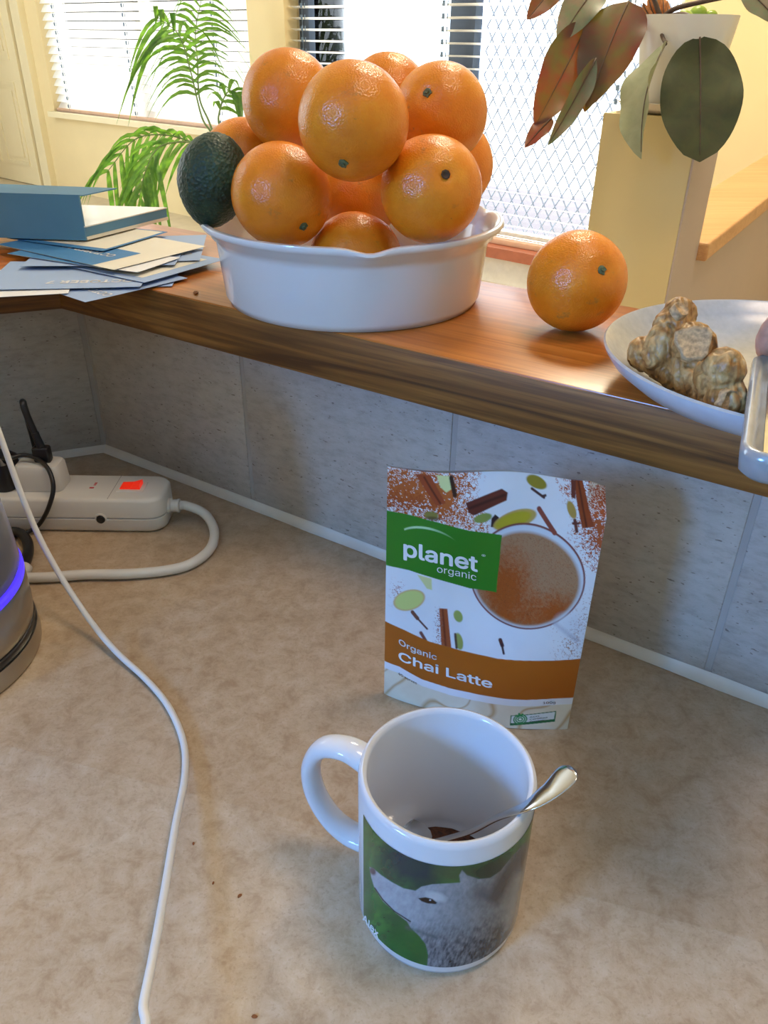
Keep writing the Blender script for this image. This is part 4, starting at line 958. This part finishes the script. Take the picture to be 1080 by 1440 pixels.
ac = atz(56, 697, SZ); ad_ = empty('usb_adapter', (-.3075, .637, SZ), 'small white USB charger cube plugged into the power strip', 'charger')
loops = [stadium(-.0245 + i, .0175 - i, -.0135 + i, .0135 - i, .006, z) for i, z in ((0.0006, .0002), (0, .0015), (.0010, .0215), (.0022, .0238), (.0045, .0245))]; n = len(loops[0]); mb = MB(); mb.v = [p for L in loops for p in L]
mb.f = [(k * n + i, k * n + (i + 1) % n, (k + 1) * n + (i + 1) % n, (k + 1) * n + i) for k in range(len(loops) - 1) for i in range(n)] + [tuple(range(n))[::-1], tuple((len(loops) - 1) * n + i for i in range(n))]
mb.build('housing', M['plastic_white'], ad_, 40)
MB().box((0.001, 0, .0246), (.013, .006, .0002)).build('port', M['plastic_black'], ad_)
# black USB plug and its cable rising from the adapter
UZ = SZ + .0246; up_ = empty('usb_plug', (-.3065, .637, UZ), 'black USB plug with a cable rising out of the white charger cube', 'plug')
MB().bm(xf(rbox((.0145, .0095, .0145), .0018, 3), Matrix.Translation((0, 0, .0075)))).build('plug_body', M['plastic_black'], up_, 40)
MB().tube([(0, 0, .0145), (-.0008, 0, .019), (-.0018, 0, .024), (-.0026, .0005, .028)], [.0040, .0036, .0034, .0034], 12).build('strain_relief', M['plastic_black'], up_, 40)
MB().tube(spline([(-.0026, .0005, .027), (-.006, .002, .040), (-.0085, .004, .050), (-.0100, .0075, .0535), (-.0150, .017, .0495), (-.0210, .030, .041), (-.026, .042, .018), (-.030, .048, -.025), (-.05, .048, -.05), (-.12, .03, -.0555)], 8), .0030, 10).build('cable', M['plastic_black'], up_, 0)
# black plug at the left end, with the cord that loops over the strip
bp = empty('appliance_plug', (-.3475, .637, SZ), 'black mains plug at the left end of the power strip', 'plug')
loops = [stadium(-.021 + i, .0145 - i, -.016 + i, .016 - i, .008, z) for i, z in ((.001, .0002), (0, .003), (.001, .026), (.005, .031))]; n = len(loops[0]); mb = MB(); mb.v = [p for L in loops for p in L]
mb.f = [(k * n + i, k * n + (i + 1) % n, (k + 1) * n + (i + 1) % n, (k + 1) * n + i) for k in range(len(loops) - 1) for i in range(n)] + [tuple(range(n))[::-1], tuple((len(loops) - 1) * n + i for i in range(n))]
mb.build('plug_body', M['plastic_black'], bp, 40)
B0 = np.array([-.3475, .637, SZ])
MB().tube([np.array(p) - B0 for p in spline([(-.3400, .6300, .064), atz(12, 645, .066), atz(32, 640, .066), atz(52, 645, .064), atz(68, 660, .058), atz(75, 685, .046), atz(69, 712, .030), atz(57, 735, .012), atz(44, 746, .0045), atz(25, 752, .0036), (-.36, .585, .0036)], 8)], .0020, 10).build('thin_cord', M['plastic_black'], bp, 0)
MB().tube([np.array(p) - B0 for p in spline([(-.352, .600, .0048), atz(22, 748, .0055), atz(36, 757, .0055), atz(40, 775, .0048), atz(33, 795, .0046), atz(24, 806, .0046), (-.300, .5265, .0046)], 8)], .0045, 12).build('thick_cord', M['plastic_black'], bp, 0)

# loose white charging cable across the worktop
wc = spline([atz(-60, 470, .190), atz(-20, 560, .158), atz(0, 612, .136), atz(28, 690, .098), atz(55, 755, .066), atz(90, 818, .036), atz(130, 877, .014), atz(165, 918, .0055), atz(205, 955, .0030), atz(236, 992, .0028), atz(257, 1040, .0030), atz(260, 1090, .0050), atz(247, 1160, .0090), atz(232, 1250, .0130), atz(216, 1340, .0165), atz(202, 1410, .0190), atz(190, 1480, .0210), (-.13, .10, .024), (-.15, .05, .004)], 8)
cb = empty('charging_cable', tuple(wc[72]), 'thin white cable snaking across the worktop at the left of the mug', 'cable')
MB().tube([np.array(p) - wc[72] for p in wc], .0022, 12).build('sheath', M['cable_white'], cb, 0)

# ================================================================== KETTLE
KC = (-.332, .440)
M['led'] = m_emit('violet_led_ring', (.07, .035, 1.0), 1.0, (.05, .03, .4)); M['water'] = m_glass('kettle_water', (.86, .90, .94), .1)
ket = empty('kettle', (KC[0], KC[1], 0), 'glass electric kettle on a steel base with a violet light ring', 'kettle')
MB().lathe([(0, .0), (.078, .0), (.0800, .0015), (.0805, .006), (.0800, .0165), (0, .0165)], 96).build('power_base', M['steel'], ket, 40)
MB().lathe([(0, .0165), (.0785, .0165), (.0792, .018), (.0792, .0225), (.078, .0235), (0, .0235)], 96).build('black_band', M['plastic_black'], ket, 40)
MB().lathe([(0, .0237), (.0778, .0237), (.0790, .025), (.0796, .034), (.0797, .0565), (.0790, .0580), (0, .0580)], 96).build('steel_body', M['steel'], ket, 40)
MB().lathe([(.0700, .0582), (.0790, .0582), (.0799, .0592), (.0799, .0628), (.0785, .0640), (.0700, .0640)], 96).build('light_ring', M['led'], ket, 40)
MB().lathe([(.0, .0642), (.0765, .0642), (.0785, .068), (.0775, .090), (.0745, .130), (.069, .170), (.064, .200)], 96).build('glass_jug', M['kettle_glass'], ket, 50)
MB().lathe([(0, .0660), (.0742, .0660), (.0766, .072), (.0755, .094), (.0745, .0950), (0, .0950)], 64).build('water', M['water'], ket, 50)
MB().lathe([(.0605, .200), (.0655, .200), (.066, .204), (.064, .214), (.058, .2185), (.02, .222), (.018, .232), (.012, .236), (0, .236)], 64).build('lid', M['plastic_black'], ket, 40)
hpth = spline([(-.060, .0, .205), (-.085, 0, .214), (-.115, 0, .205), (-.128, 0, .170), (-.124, 0, .120), (-.108, 0, .078), (-.078, 0, .050)], 8)
MB().tube(hpth, .009, 14, flat=[(.011, .0075)] * len(hpth)).build('handle', M['plastic_black'], ket, 0)
sp_ = MB(); sp_.add([(.040, -.018, .199), (.040, .018, .199), (.086, 0, .205), (.055, -.014, .175), (.055, .014, .175), (.067, 0, .178)], [(0, 2, 1), (0, 3, 5, 2), (1, 2, 5, 4)]); o = sp_.build('spout', M['steel'], ket)
ket.rotation_euler = (0, 0, math.radians(70))

# crumbs
M['crumb'] = flat('brown_crumb', S(140, 84, 40), .8, .3, 600)
def crumb(px, py, z, r, label, name='crumb', mat='crumb', st=(1.4, .8, .6)):
    p = atz(px, py, z); b = bmesh.new(); bmesh.ops.create_icosphere(b, subdivisions=2, radius=r)
    for v in b.verts: v.co = Vector((v.co.x * st[0], v.co.y * st[1], max(v.co.z * st[2], -r * .3))) * (1 + .35 * mnoise.noise(v.co * 900 + Vector((px, py, 0))))
    tag(MB().bm(b).build(name, M[mat], None, None, (p[0], p[1], z + r * .3), (0, 0, px)), label, 'crumb')
crumb(275, 413, ZL, .0028, 'tiny wood chip on the ledge between the paper pile and dish', 'wood_chip', 'crumb', (1.6, .7, .35))
crumb(272, 1187, 0, .0008, 'tiny reddish crumb right beside the white cable on the worktop')
crumb(300, 1242, 0, .0007, 'tiny dark speck on the worktop below the crumb beside the cable')
crumb(337, 1260, 0, .0010, 'tiny yellowish crumb midway between cable and mug on the worktop')
crumb(358, 1430, 0, .0010, 'tiny brown crumb at the bottom edge of the picture')

# ================================================================== PILLAR, STAIR RAIL WALL
PD = 1.30
pfr = atd(973.7, 220, PD)                       # front right edge of the pillar
PZ = float(atd(900, 167, PD)[2]) + .004         # its top
pillar_o = np.array([pfr[0], pfr[1], 0]); 
p_left = atpl(848, 168, pillar_o, N); PWID = np.linalg.norm((p_left - pillar_o)[:2]); 
B_ = -N                                         # away from the ledge
p_rb = atpl(1006.9, 212.6, pillar_o, U); PDEP = max(.06, np.dot((p_rb - pillar_o), B_))
mb = MB(); mb.prism([pillar_o - U * PWID, pillar_o, pillar_o + B_ * PDEP, pillar_o + B_ * PDEP - U * PWID], ZF, PZ)
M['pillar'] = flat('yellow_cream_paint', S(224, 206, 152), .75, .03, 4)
tag(mb.build('wall_pillar', M['pillar']), kind='structure')
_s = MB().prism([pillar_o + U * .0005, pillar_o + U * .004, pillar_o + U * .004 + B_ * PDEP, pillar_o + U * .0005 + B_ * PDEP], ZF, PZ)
tag(_s.build('wall_pillar_side', M['wall_grey']), kind='structure')  # thin grey layer over the right face of the pillar
# half wall of the stairs, running back from the pillar and rising, with a timber cap
r0 = atpl(984, 338, pillar_o, U); r1 = atpl(1120, 236, pillar_o, U); a0 = np.dot(r0 - pillar_o, B_); a1 = np.dot(r1 - pillar_o, B_)
sl = (r1[2] - r0[2]) / (a1 - a0); aE = a1 + 1.0; zs = r0[2] - (a0 - PDEP) * sl; zE = r0[2] + (aE - a0) * sl
TH_ = .10
def qp(a, t, z): p = pillar_o + B_ * a - U * t; return (p[0], p[1], z)
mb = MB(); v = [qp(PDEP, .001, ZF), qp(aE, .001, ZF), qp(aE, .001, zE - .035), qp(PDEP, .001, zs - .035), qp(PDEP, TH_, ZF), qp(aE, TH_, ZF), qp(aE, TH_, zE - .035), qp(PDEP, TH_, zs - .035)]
mb.add(v, [(0, 1, 2, 3), (7, 6, 5, 4), (0, 4, 5, 1), (3, 2, 6, 7), (1, 5, 6, 2), (0, 3, 7, 4)]); tag(mb.build('wall_stair', M['wall_grey']), kind='structure')
M['rail_wood'] = m_wood('honey_timber_rail', S(196, 140, 88), S(214, 162, 108), S(224, 176, 124), ring=20, rough=.35)
mb = MB(); x0, x1 = -.022, TH_ + .02; a00 = PDEP + .002
v = [qp(a00, x0, zs - .034), qp(aE, x0, zE - .034), qp(aE, x0, zE), qp(a00, x0, zs), qp(a00, x1, zs - .034), qp(aE, x1, zE - .034), qp(aE, x1, zE), qp(a00, x1, zs)]
mb.add(v, [(0, 1, 2, 3), (7, 6, 5, 4), (0, 4, 5, 1), (3, 2, 6, 7), (1, 5, 6, 2), (0, 3, 7, 4)])
hr = mb.build('stair_rail', M['rail_wood']); tag(hr, 'honey-coloured timber rail cap sloping up behind the pillar', 'rail')
bv = hr.modifiers.new('bevel', 'BEVEL'); bv.width = .004; bv.segments = 2

# ================================================================== POTTED PLANT ON THE PILLAR
PDp = PD + .09
pc = atd(952, 160, PDp); pcx, pcy = pillar_o[0] - .028, pillar_o[1] + .055
cpt = pillar_o + B_ * PDEP * .5 - U * (PWID * .42); POTC = np.array([cpt[0], cpt[1], PZ])
dep_pot = -((RC.T @ (POTC - CAM))[2])
k = dep_pot / FPX                                  # metres per pixel there
M['pot'] = NT('cream_pot').col(S(226, 222, 206)).set(Roughness=.3).m; M['saucer'] = NT('cream_saucer').col(S(216, 206, 190)).set(Roughness=.3).m
sa = empty('pot_saucer', tuple(POTC), 'shallow cream saucer under the plant pot on the pillar', 'saucer')
srad = 78 * k
MB().lathe([(0, 0), (srad * .62, 0), (srad * .70, .002), (srad * .98, .016), (srad, .018), (srad * .96, .0185), (srad * .68, .006), (0, .005)], 64).build('dish', M['saucer'], sa, 45)
pot = empty('plant_pot', tuple(POTC + np.array([0, 0, .0055])), 'tall tapered cream pot on the saucer holding the drooping plant', 'pot')
tr, br, ph = 64 * k, 46 * k, 108 * k * 1.04
MB().lathe([(0, 0), (br, 0), (br * 1.03, .002), (tr, ph - .002), (tr * .995, ph), (tr * .955, ph), (tr * .945, ph - .004), (tr * .93, ph - .02), (0, ph - .02)], 64).build('pot_wall', M['pot'], pot, 45)
M['soil'] = flat('dark_soil', S(62, 44, 32), .9, .4, 200)
MB().lathe([(0, ph - .012), (tr * .5, ph - .014), (tr * .93, ph - .018)], 32).build('soil', M['soil'], pot, 0)
PT = POTC + np.array([0, 0, ph + .004])            # crown of the plant

def m_leaf(name, c1, c2, tcol, tf=.35, rough=.35, sc=26):
    q = NT(name); c = q.coords(); a = q.noise(c, sc, 4, .6, .6); b = q.noise(c, sc * 2, 3)
    col = q.ramp(a, [(.35, c1), (.65, c2)]); q.col(col); q.set(Roughness=rough)
    t = q.n.new('ShaderNodeBsdfTranslucent'); q.link(q.ramp(b, [(.35, tcol[0]), (.65, tcol[1])]), t.inputs[0])
    mx = q.n.new('ShaderNodeMixShader'); mx.inputs[0].default_value = tf; q.link(q.p.outputs[0], mx.inputs[1]); q.link(t.outputs[0], mx.inputs[2]); q.link(mx.outputs[0], q.out.inputs[0]); return q.m
M['leaf_dark'] = m_leaf('dark_green_leaf', S(48, 58, 20), S(66, 74, 30), (S(90, 60, 24), S(66, 72, 24)), .15, .62)
M['leaf_pale'] = m_leaf('pale_leaf_underside', S(140, 150, 124), S(164, 170, 142), (S(150, 150, 90), S(170, 160, 110)), .3)
M['leaf_red'] = m_leaf('red_green_leaf', S(60, 66, 58), S(92, 60, 58), (S(200, 70, 30), S(150, 150, 40)), .28, .3, 9)
M['leaf_grey'] = m_leaf('grey_green_leaf', S(84, 100, 88), S(104, 118, 100), (S(140, 150, 60), S(190, 110, 60)), .22)
M['plant_stem'] = flat('brown_stem', S(92, 74, 60), .7, .2, 100)
def leaf(par, org, base, tip, width, mat, face, sag=0.0, fold=.12, wave=.04, name='leaf', prof=.75, seed=0, pw=.72):
    base, tip = np.array(base), np.array(tip); L = np.linalg.norm(tip - base); d = (tip - base) / L; f = np.array(face, float); f -= d * f.dot(d); f /= np.linalg.norm(f); s = np.cross(d, f)
    n, m = 18, 8; mb = MB(); ribs = []
    for i in range(n + 1):
        t = i / n; c = base + d * (L * t) + f * (sag * math.sin(math.pi * t)); wv = width / 2 * (math.sin(math.pi * min(1, t ** prof)) ** pw if 0 < t < 1 else .01) 
        if t < .06: wv *= .4 + 10 * t
        ribs.append(c + f * .0006)
        for j in range(-m, m + 1):
            x = j / m; h = fold * wv * abs(x) ** 1.3 + wave * wv * math.sin(t * 14 + seed + (2 if x > 0 else 0)) * x * x
            mb.v.append(tuple(c + s * (x * wv) + f * h - org))
    w_ = 2 * m + 1; mb.f = [(i * w_ + j, i * w_ + j + 1, (i + 1) * w_ + j + 1, (i + 1) * w_ + j) for i in range(n) for j in range(w_ - 1)]
    o = mb.build(name, mat, par, 0)
    MB().tube([r - org for r in ribs[:-1]], [.0016 * (1 - .75 * i / n) for i in range(n)], 6).build('midrib', M['plant_stem'], o, 0)
    return o
rp_ = empty('rubber_plant', tuple(POTC + np.array([0, 0, ph - .01])), 'large-leaved plant with drooping red and dark green leaves in the cream pot', 'plant')
OR = POTC + np.array([0, 0, ph - .01]); D0 = dep_pot
def A(px, py, dd=0.0): return atd(px, py, D0 + dd)
tocam = -ray(900, 60); tocam /= np.linalg.norm(tocam)
def stem(pts, r0, r1): 
    P = spline(pts, 6); n = len(P); MB().tube([p - OR for p in P], [r0 + (r1 - r0) * i / (n - 1) for i in range(n)], 8).build('stem', M['plant_stem'], rp_, 0)
stem([OR, A(935, 36, -.02), A(928, 24, -.04), A(905, 34, -.06), A(880, 42, -.07)], .0055, .0035)
stem([A(930, 26, -.03), A(950, 12, -.05), A(990, 2, -.06), A(1040, -8, -.05), A(1062, -14, -.05)], .0045, .003)
stem([A(932, 26, -.03), A(960, 20, -.07), A(982, 32, -.10), A(986, 54, -.115)], .004, .003)
stem([A(934, 28, -.03), A(930, 45, -.09), A(936, 62, -.12)], .0036, .0028)
stem([A(928, 22, -.04), A(915, -10, -.05), A(890, -40, -.06)], .004, .003)
W = lambda px: px * k
leaf(rp_, OR, A(984, 50, -.118), A(984, 228, -.125), W(100), M['leaf_dark'], tocam + np.array([.1, 0, 0]), .006, .10, .05, prof=1.0, pw=.52)
leaf(rp_, OR, A(938, 58, -.12), A(902, 224, -.13), W(62), M['leaf_pale'], tocam + np.array([-1.6, .2, .1]), .016, .6, .14, prof=.95, seed=1)
leaf(rp_, OR, A(884, 2, -.07), A(826, 152, -.06), W(84), M['leaf_red'], tocam + np.array([-.3, 0, .2]), .008, .12, .06, prof=.7, seed=2)
leaf(rp_, OR, A(828, 30, -.05), A(752, 178, -.04), W(66), M['leaf_red'], tocam + np.array([.3, 0, .1]), .006, .10, .08, prof=.8, seed=3)
leaf(rp_, OR, A(838, 82, -.08), A(770, 205, -.09), W(30), M['leaf_grey'], tocam + np.array([.8, 0, .3]), .004, .4, .10, prof=.8, seed=4)
leaf(rp_, OR, A(842, 60, -.05), A(822, 158, -.05), W(42), M['leaf_red'], tocam + np.array([.2, .3, 0]), .004, .2, .05, seed=5)
leaf(rp_, OR, A(776, 166, -.04), A(738, 208, -.04), W(26), M['leaf_red'], tocam + np.array([-.4, 0, .3]), .002, .2, .1, seed=6)
leaf(rp_, OR, A(846, -28, -.05), A(784, 62, -.05), W(52), M['leaf_grey'], tocam + np.array([-.2, 0, .2]), .006, .15, .05, seed=7)
leaf(rp_, OR, A(790, -30, -.04), A(741, 28, -.04), W(34), M['leaf_red'], tocam, .004, .15, .05, seed=8)
leaf(rp_, OR, A(1046, -18, -.05), A(1096, 34, -.06), W(44), M['leaf_grey'], tocam + np.array([.2, 0, .6]), .004, .15, .05, seed=9)
M['husk'] = flat('dry_orange_husk', S(190, 120, 60), .7, .3, 120)
for i, (dx, h) in enumerate(((0, 46), (-10, 38), (9, 42), (-18, 30), (16, 34))):
    leaf(rp_, OR, A(928 + dx * .4, 34, -.03), A(922 + dx, 34 - h, -.03), W(13), M['husk'], tocam + np.array([dx * .05, 0, 0]), .003, .3, .1, name='bract', seed=i)
# small succulent in the same pot
suc = empty('succulent', tuple(A(978, 42, .01)), 'small round pale green succulent at the right rim of the cream pot', 'succulent')
M['succ'] = m_leaf('succulent_green', S(150, 180, 70), S(180, 200, 100), (S(170, 210, 60), S(190, 220, 90)), .3, .3)
so = A(978, 42, .01)
for i, (px, py, r) in enumerate(((962, 26, 13), (982, 18, 12), (993, 32, 13), (972, 36, 12), (1000, 22, 9), (950, 33, 9))):
    b = bmesh.new(); bmesh.ops.create_icosphere(b, subdivisions=3, radius=W(r))
    for v in b.verts: v.co = Vector((v.co.x, v.co.y, v.co.z * .8)) * (1 + .06 * mnoise.noise(v.co * 60 + Vector((i, 0, 0))))
    MB().bm(b).build('leaf', M['succ'], suc, 0, tuple(A(px, py, .012 * (i % 3)) - so))

# ================================================================== PALM BY THE WINDOW
PDm = 3.5
M['palm'] = m_leaf('palm_leaflet', S(52, 92, 48), S(84, 126, 66), (S(150, 200, 60), S(110, 170, 50)), .42); M['palm_stem'] = flat('green_palm_stem', S(96, 122, 72), .6, .15, 60)
pbase = atd(318, 262, PDm); pbase = np.array([pbase[0], pbase[1], ZF]); 
palm = empty('potted_palm', tuple(pbase), 'feathery green palm standing in front of the closed blind', 'palm')
MB().lathe([(0, 0), (.085, 0), (.12, .20), (.128, .21), (.128, .24), (.115, .24), (.11, .21), (0, .21)], 32).build('pot', M['saucer'], palm, 40)
def frond(ctrl, nleaf, ll, drop, seed, start=.3, spread=1.0):
    rnd = random.Random(seed); P = spline(ctrl, 10); n = len(P); MB().tube([p - pbase for p in P], [.006 - .0045 * i / (n - 1) for i in range(n)], 6).build('frond_stem', M['palm_stem'], palm, 0)
    mb = MB()
    for i in range(nleaf):
        t = start + (1 - start) * i / (nleaf - 1); q_ = t * (n - 1); j = min(int(q_), n - 2); p = P[j] + (P[j + 1] - P[j]) * (q_ - j); d = P[min(j + 2, n - 1)] - P[max(j - 1, 0)]; d = d / np.linalg.norm(d)
        sd_ = np.cross(d, np.array([0.3, -1, .2])); sd_ /= np.linalg.norm(sd_)
        for sg in (-1, 1):
            L = ll * (.55 + .45 * math.sin(math.pi * min(1, .15 + .8 * (t - start) / (1 - start)))) * rnd.uniform(.85, 1.1)
            dir_ = d * rnd.uniform(.65, .9) + sd_ * sg * spread + np.array([rnd.uniform(-.15, .15), rnd.uniform(-.5, .1), 0]); dir_ /= np.linalg.norm(dir_)
            wd = .0105 * rnd.uniform(.8, 1.2); m = 6; cs = []
            nrm = np.cross(dir_, d); nrm /= np.linalg.norm(nrm) + 1e-6; pr = np.cross(nrm, dir_)
            k0 = len(mb.v)
            for a in range(m + 1):
                s = a / m; c = p + dir_ * (L * s) + np.array([0, 0, -drop * L * s * s]); ww = wd * math.sin(math.pi * (.12 + .88 * s) ** .9) if s < 1 else .0003
                mb.v += [tuple(c - pr * ww - pbase), tuple(c + nrm * ww * .25 - pbase), tuple(c + pr * ww - pbase)]
            for a in range(m): mb.f += [(k0 + 3 * a, k0 + 3 * a + 1, k0 + 3 * a + 4, k0 + 3 * a + 3), (k0 + 3 * a + 1, k0 + 3 * a + 2, k0 + 3 * a + 5, k0 + 3 * a + 4)]
    mb.build('frond', M['palm'], palm, 0)
B0_ = pbase + np.array([0, 0, .2]); F = lambda x, y, dd=0: atd(x, y, PDm + dd)
frond([B0_, F(300, 190), F(281, 140), F(278, 90), F(275, 45), F(283, 0)], 14, .36, 1.1, 1, .45, .85)
frond([B0_, F(302, 200, -.05), F(284, 165, -.08), F(268, 100, -.1), F(252, 50, -.15), F(222, 25, -.2)], 11, .30, 1.1, 2, .5, .95)
frond([B0_, F(298, 212, .05), F(275, 202, 0), F(235, 190, -.05), F(190, 196, -.1), F(152, 240, -.12)], 13, .24, 1.0, 3, .42, .7)
frond([B0_, F(300, 215, -.1), F(270, 200, -.15), F(225, 206, -.2), F(205, 240, -.22), F(196, 275, -.22)], 10, .24, .8, 4, .5, .5)
frond([B0_, F(310, 190, .1), F(308, 160, .1), F(322, 128, .1), F(345, 140, .1)], 8, .18, .9, 5, .55, .7)
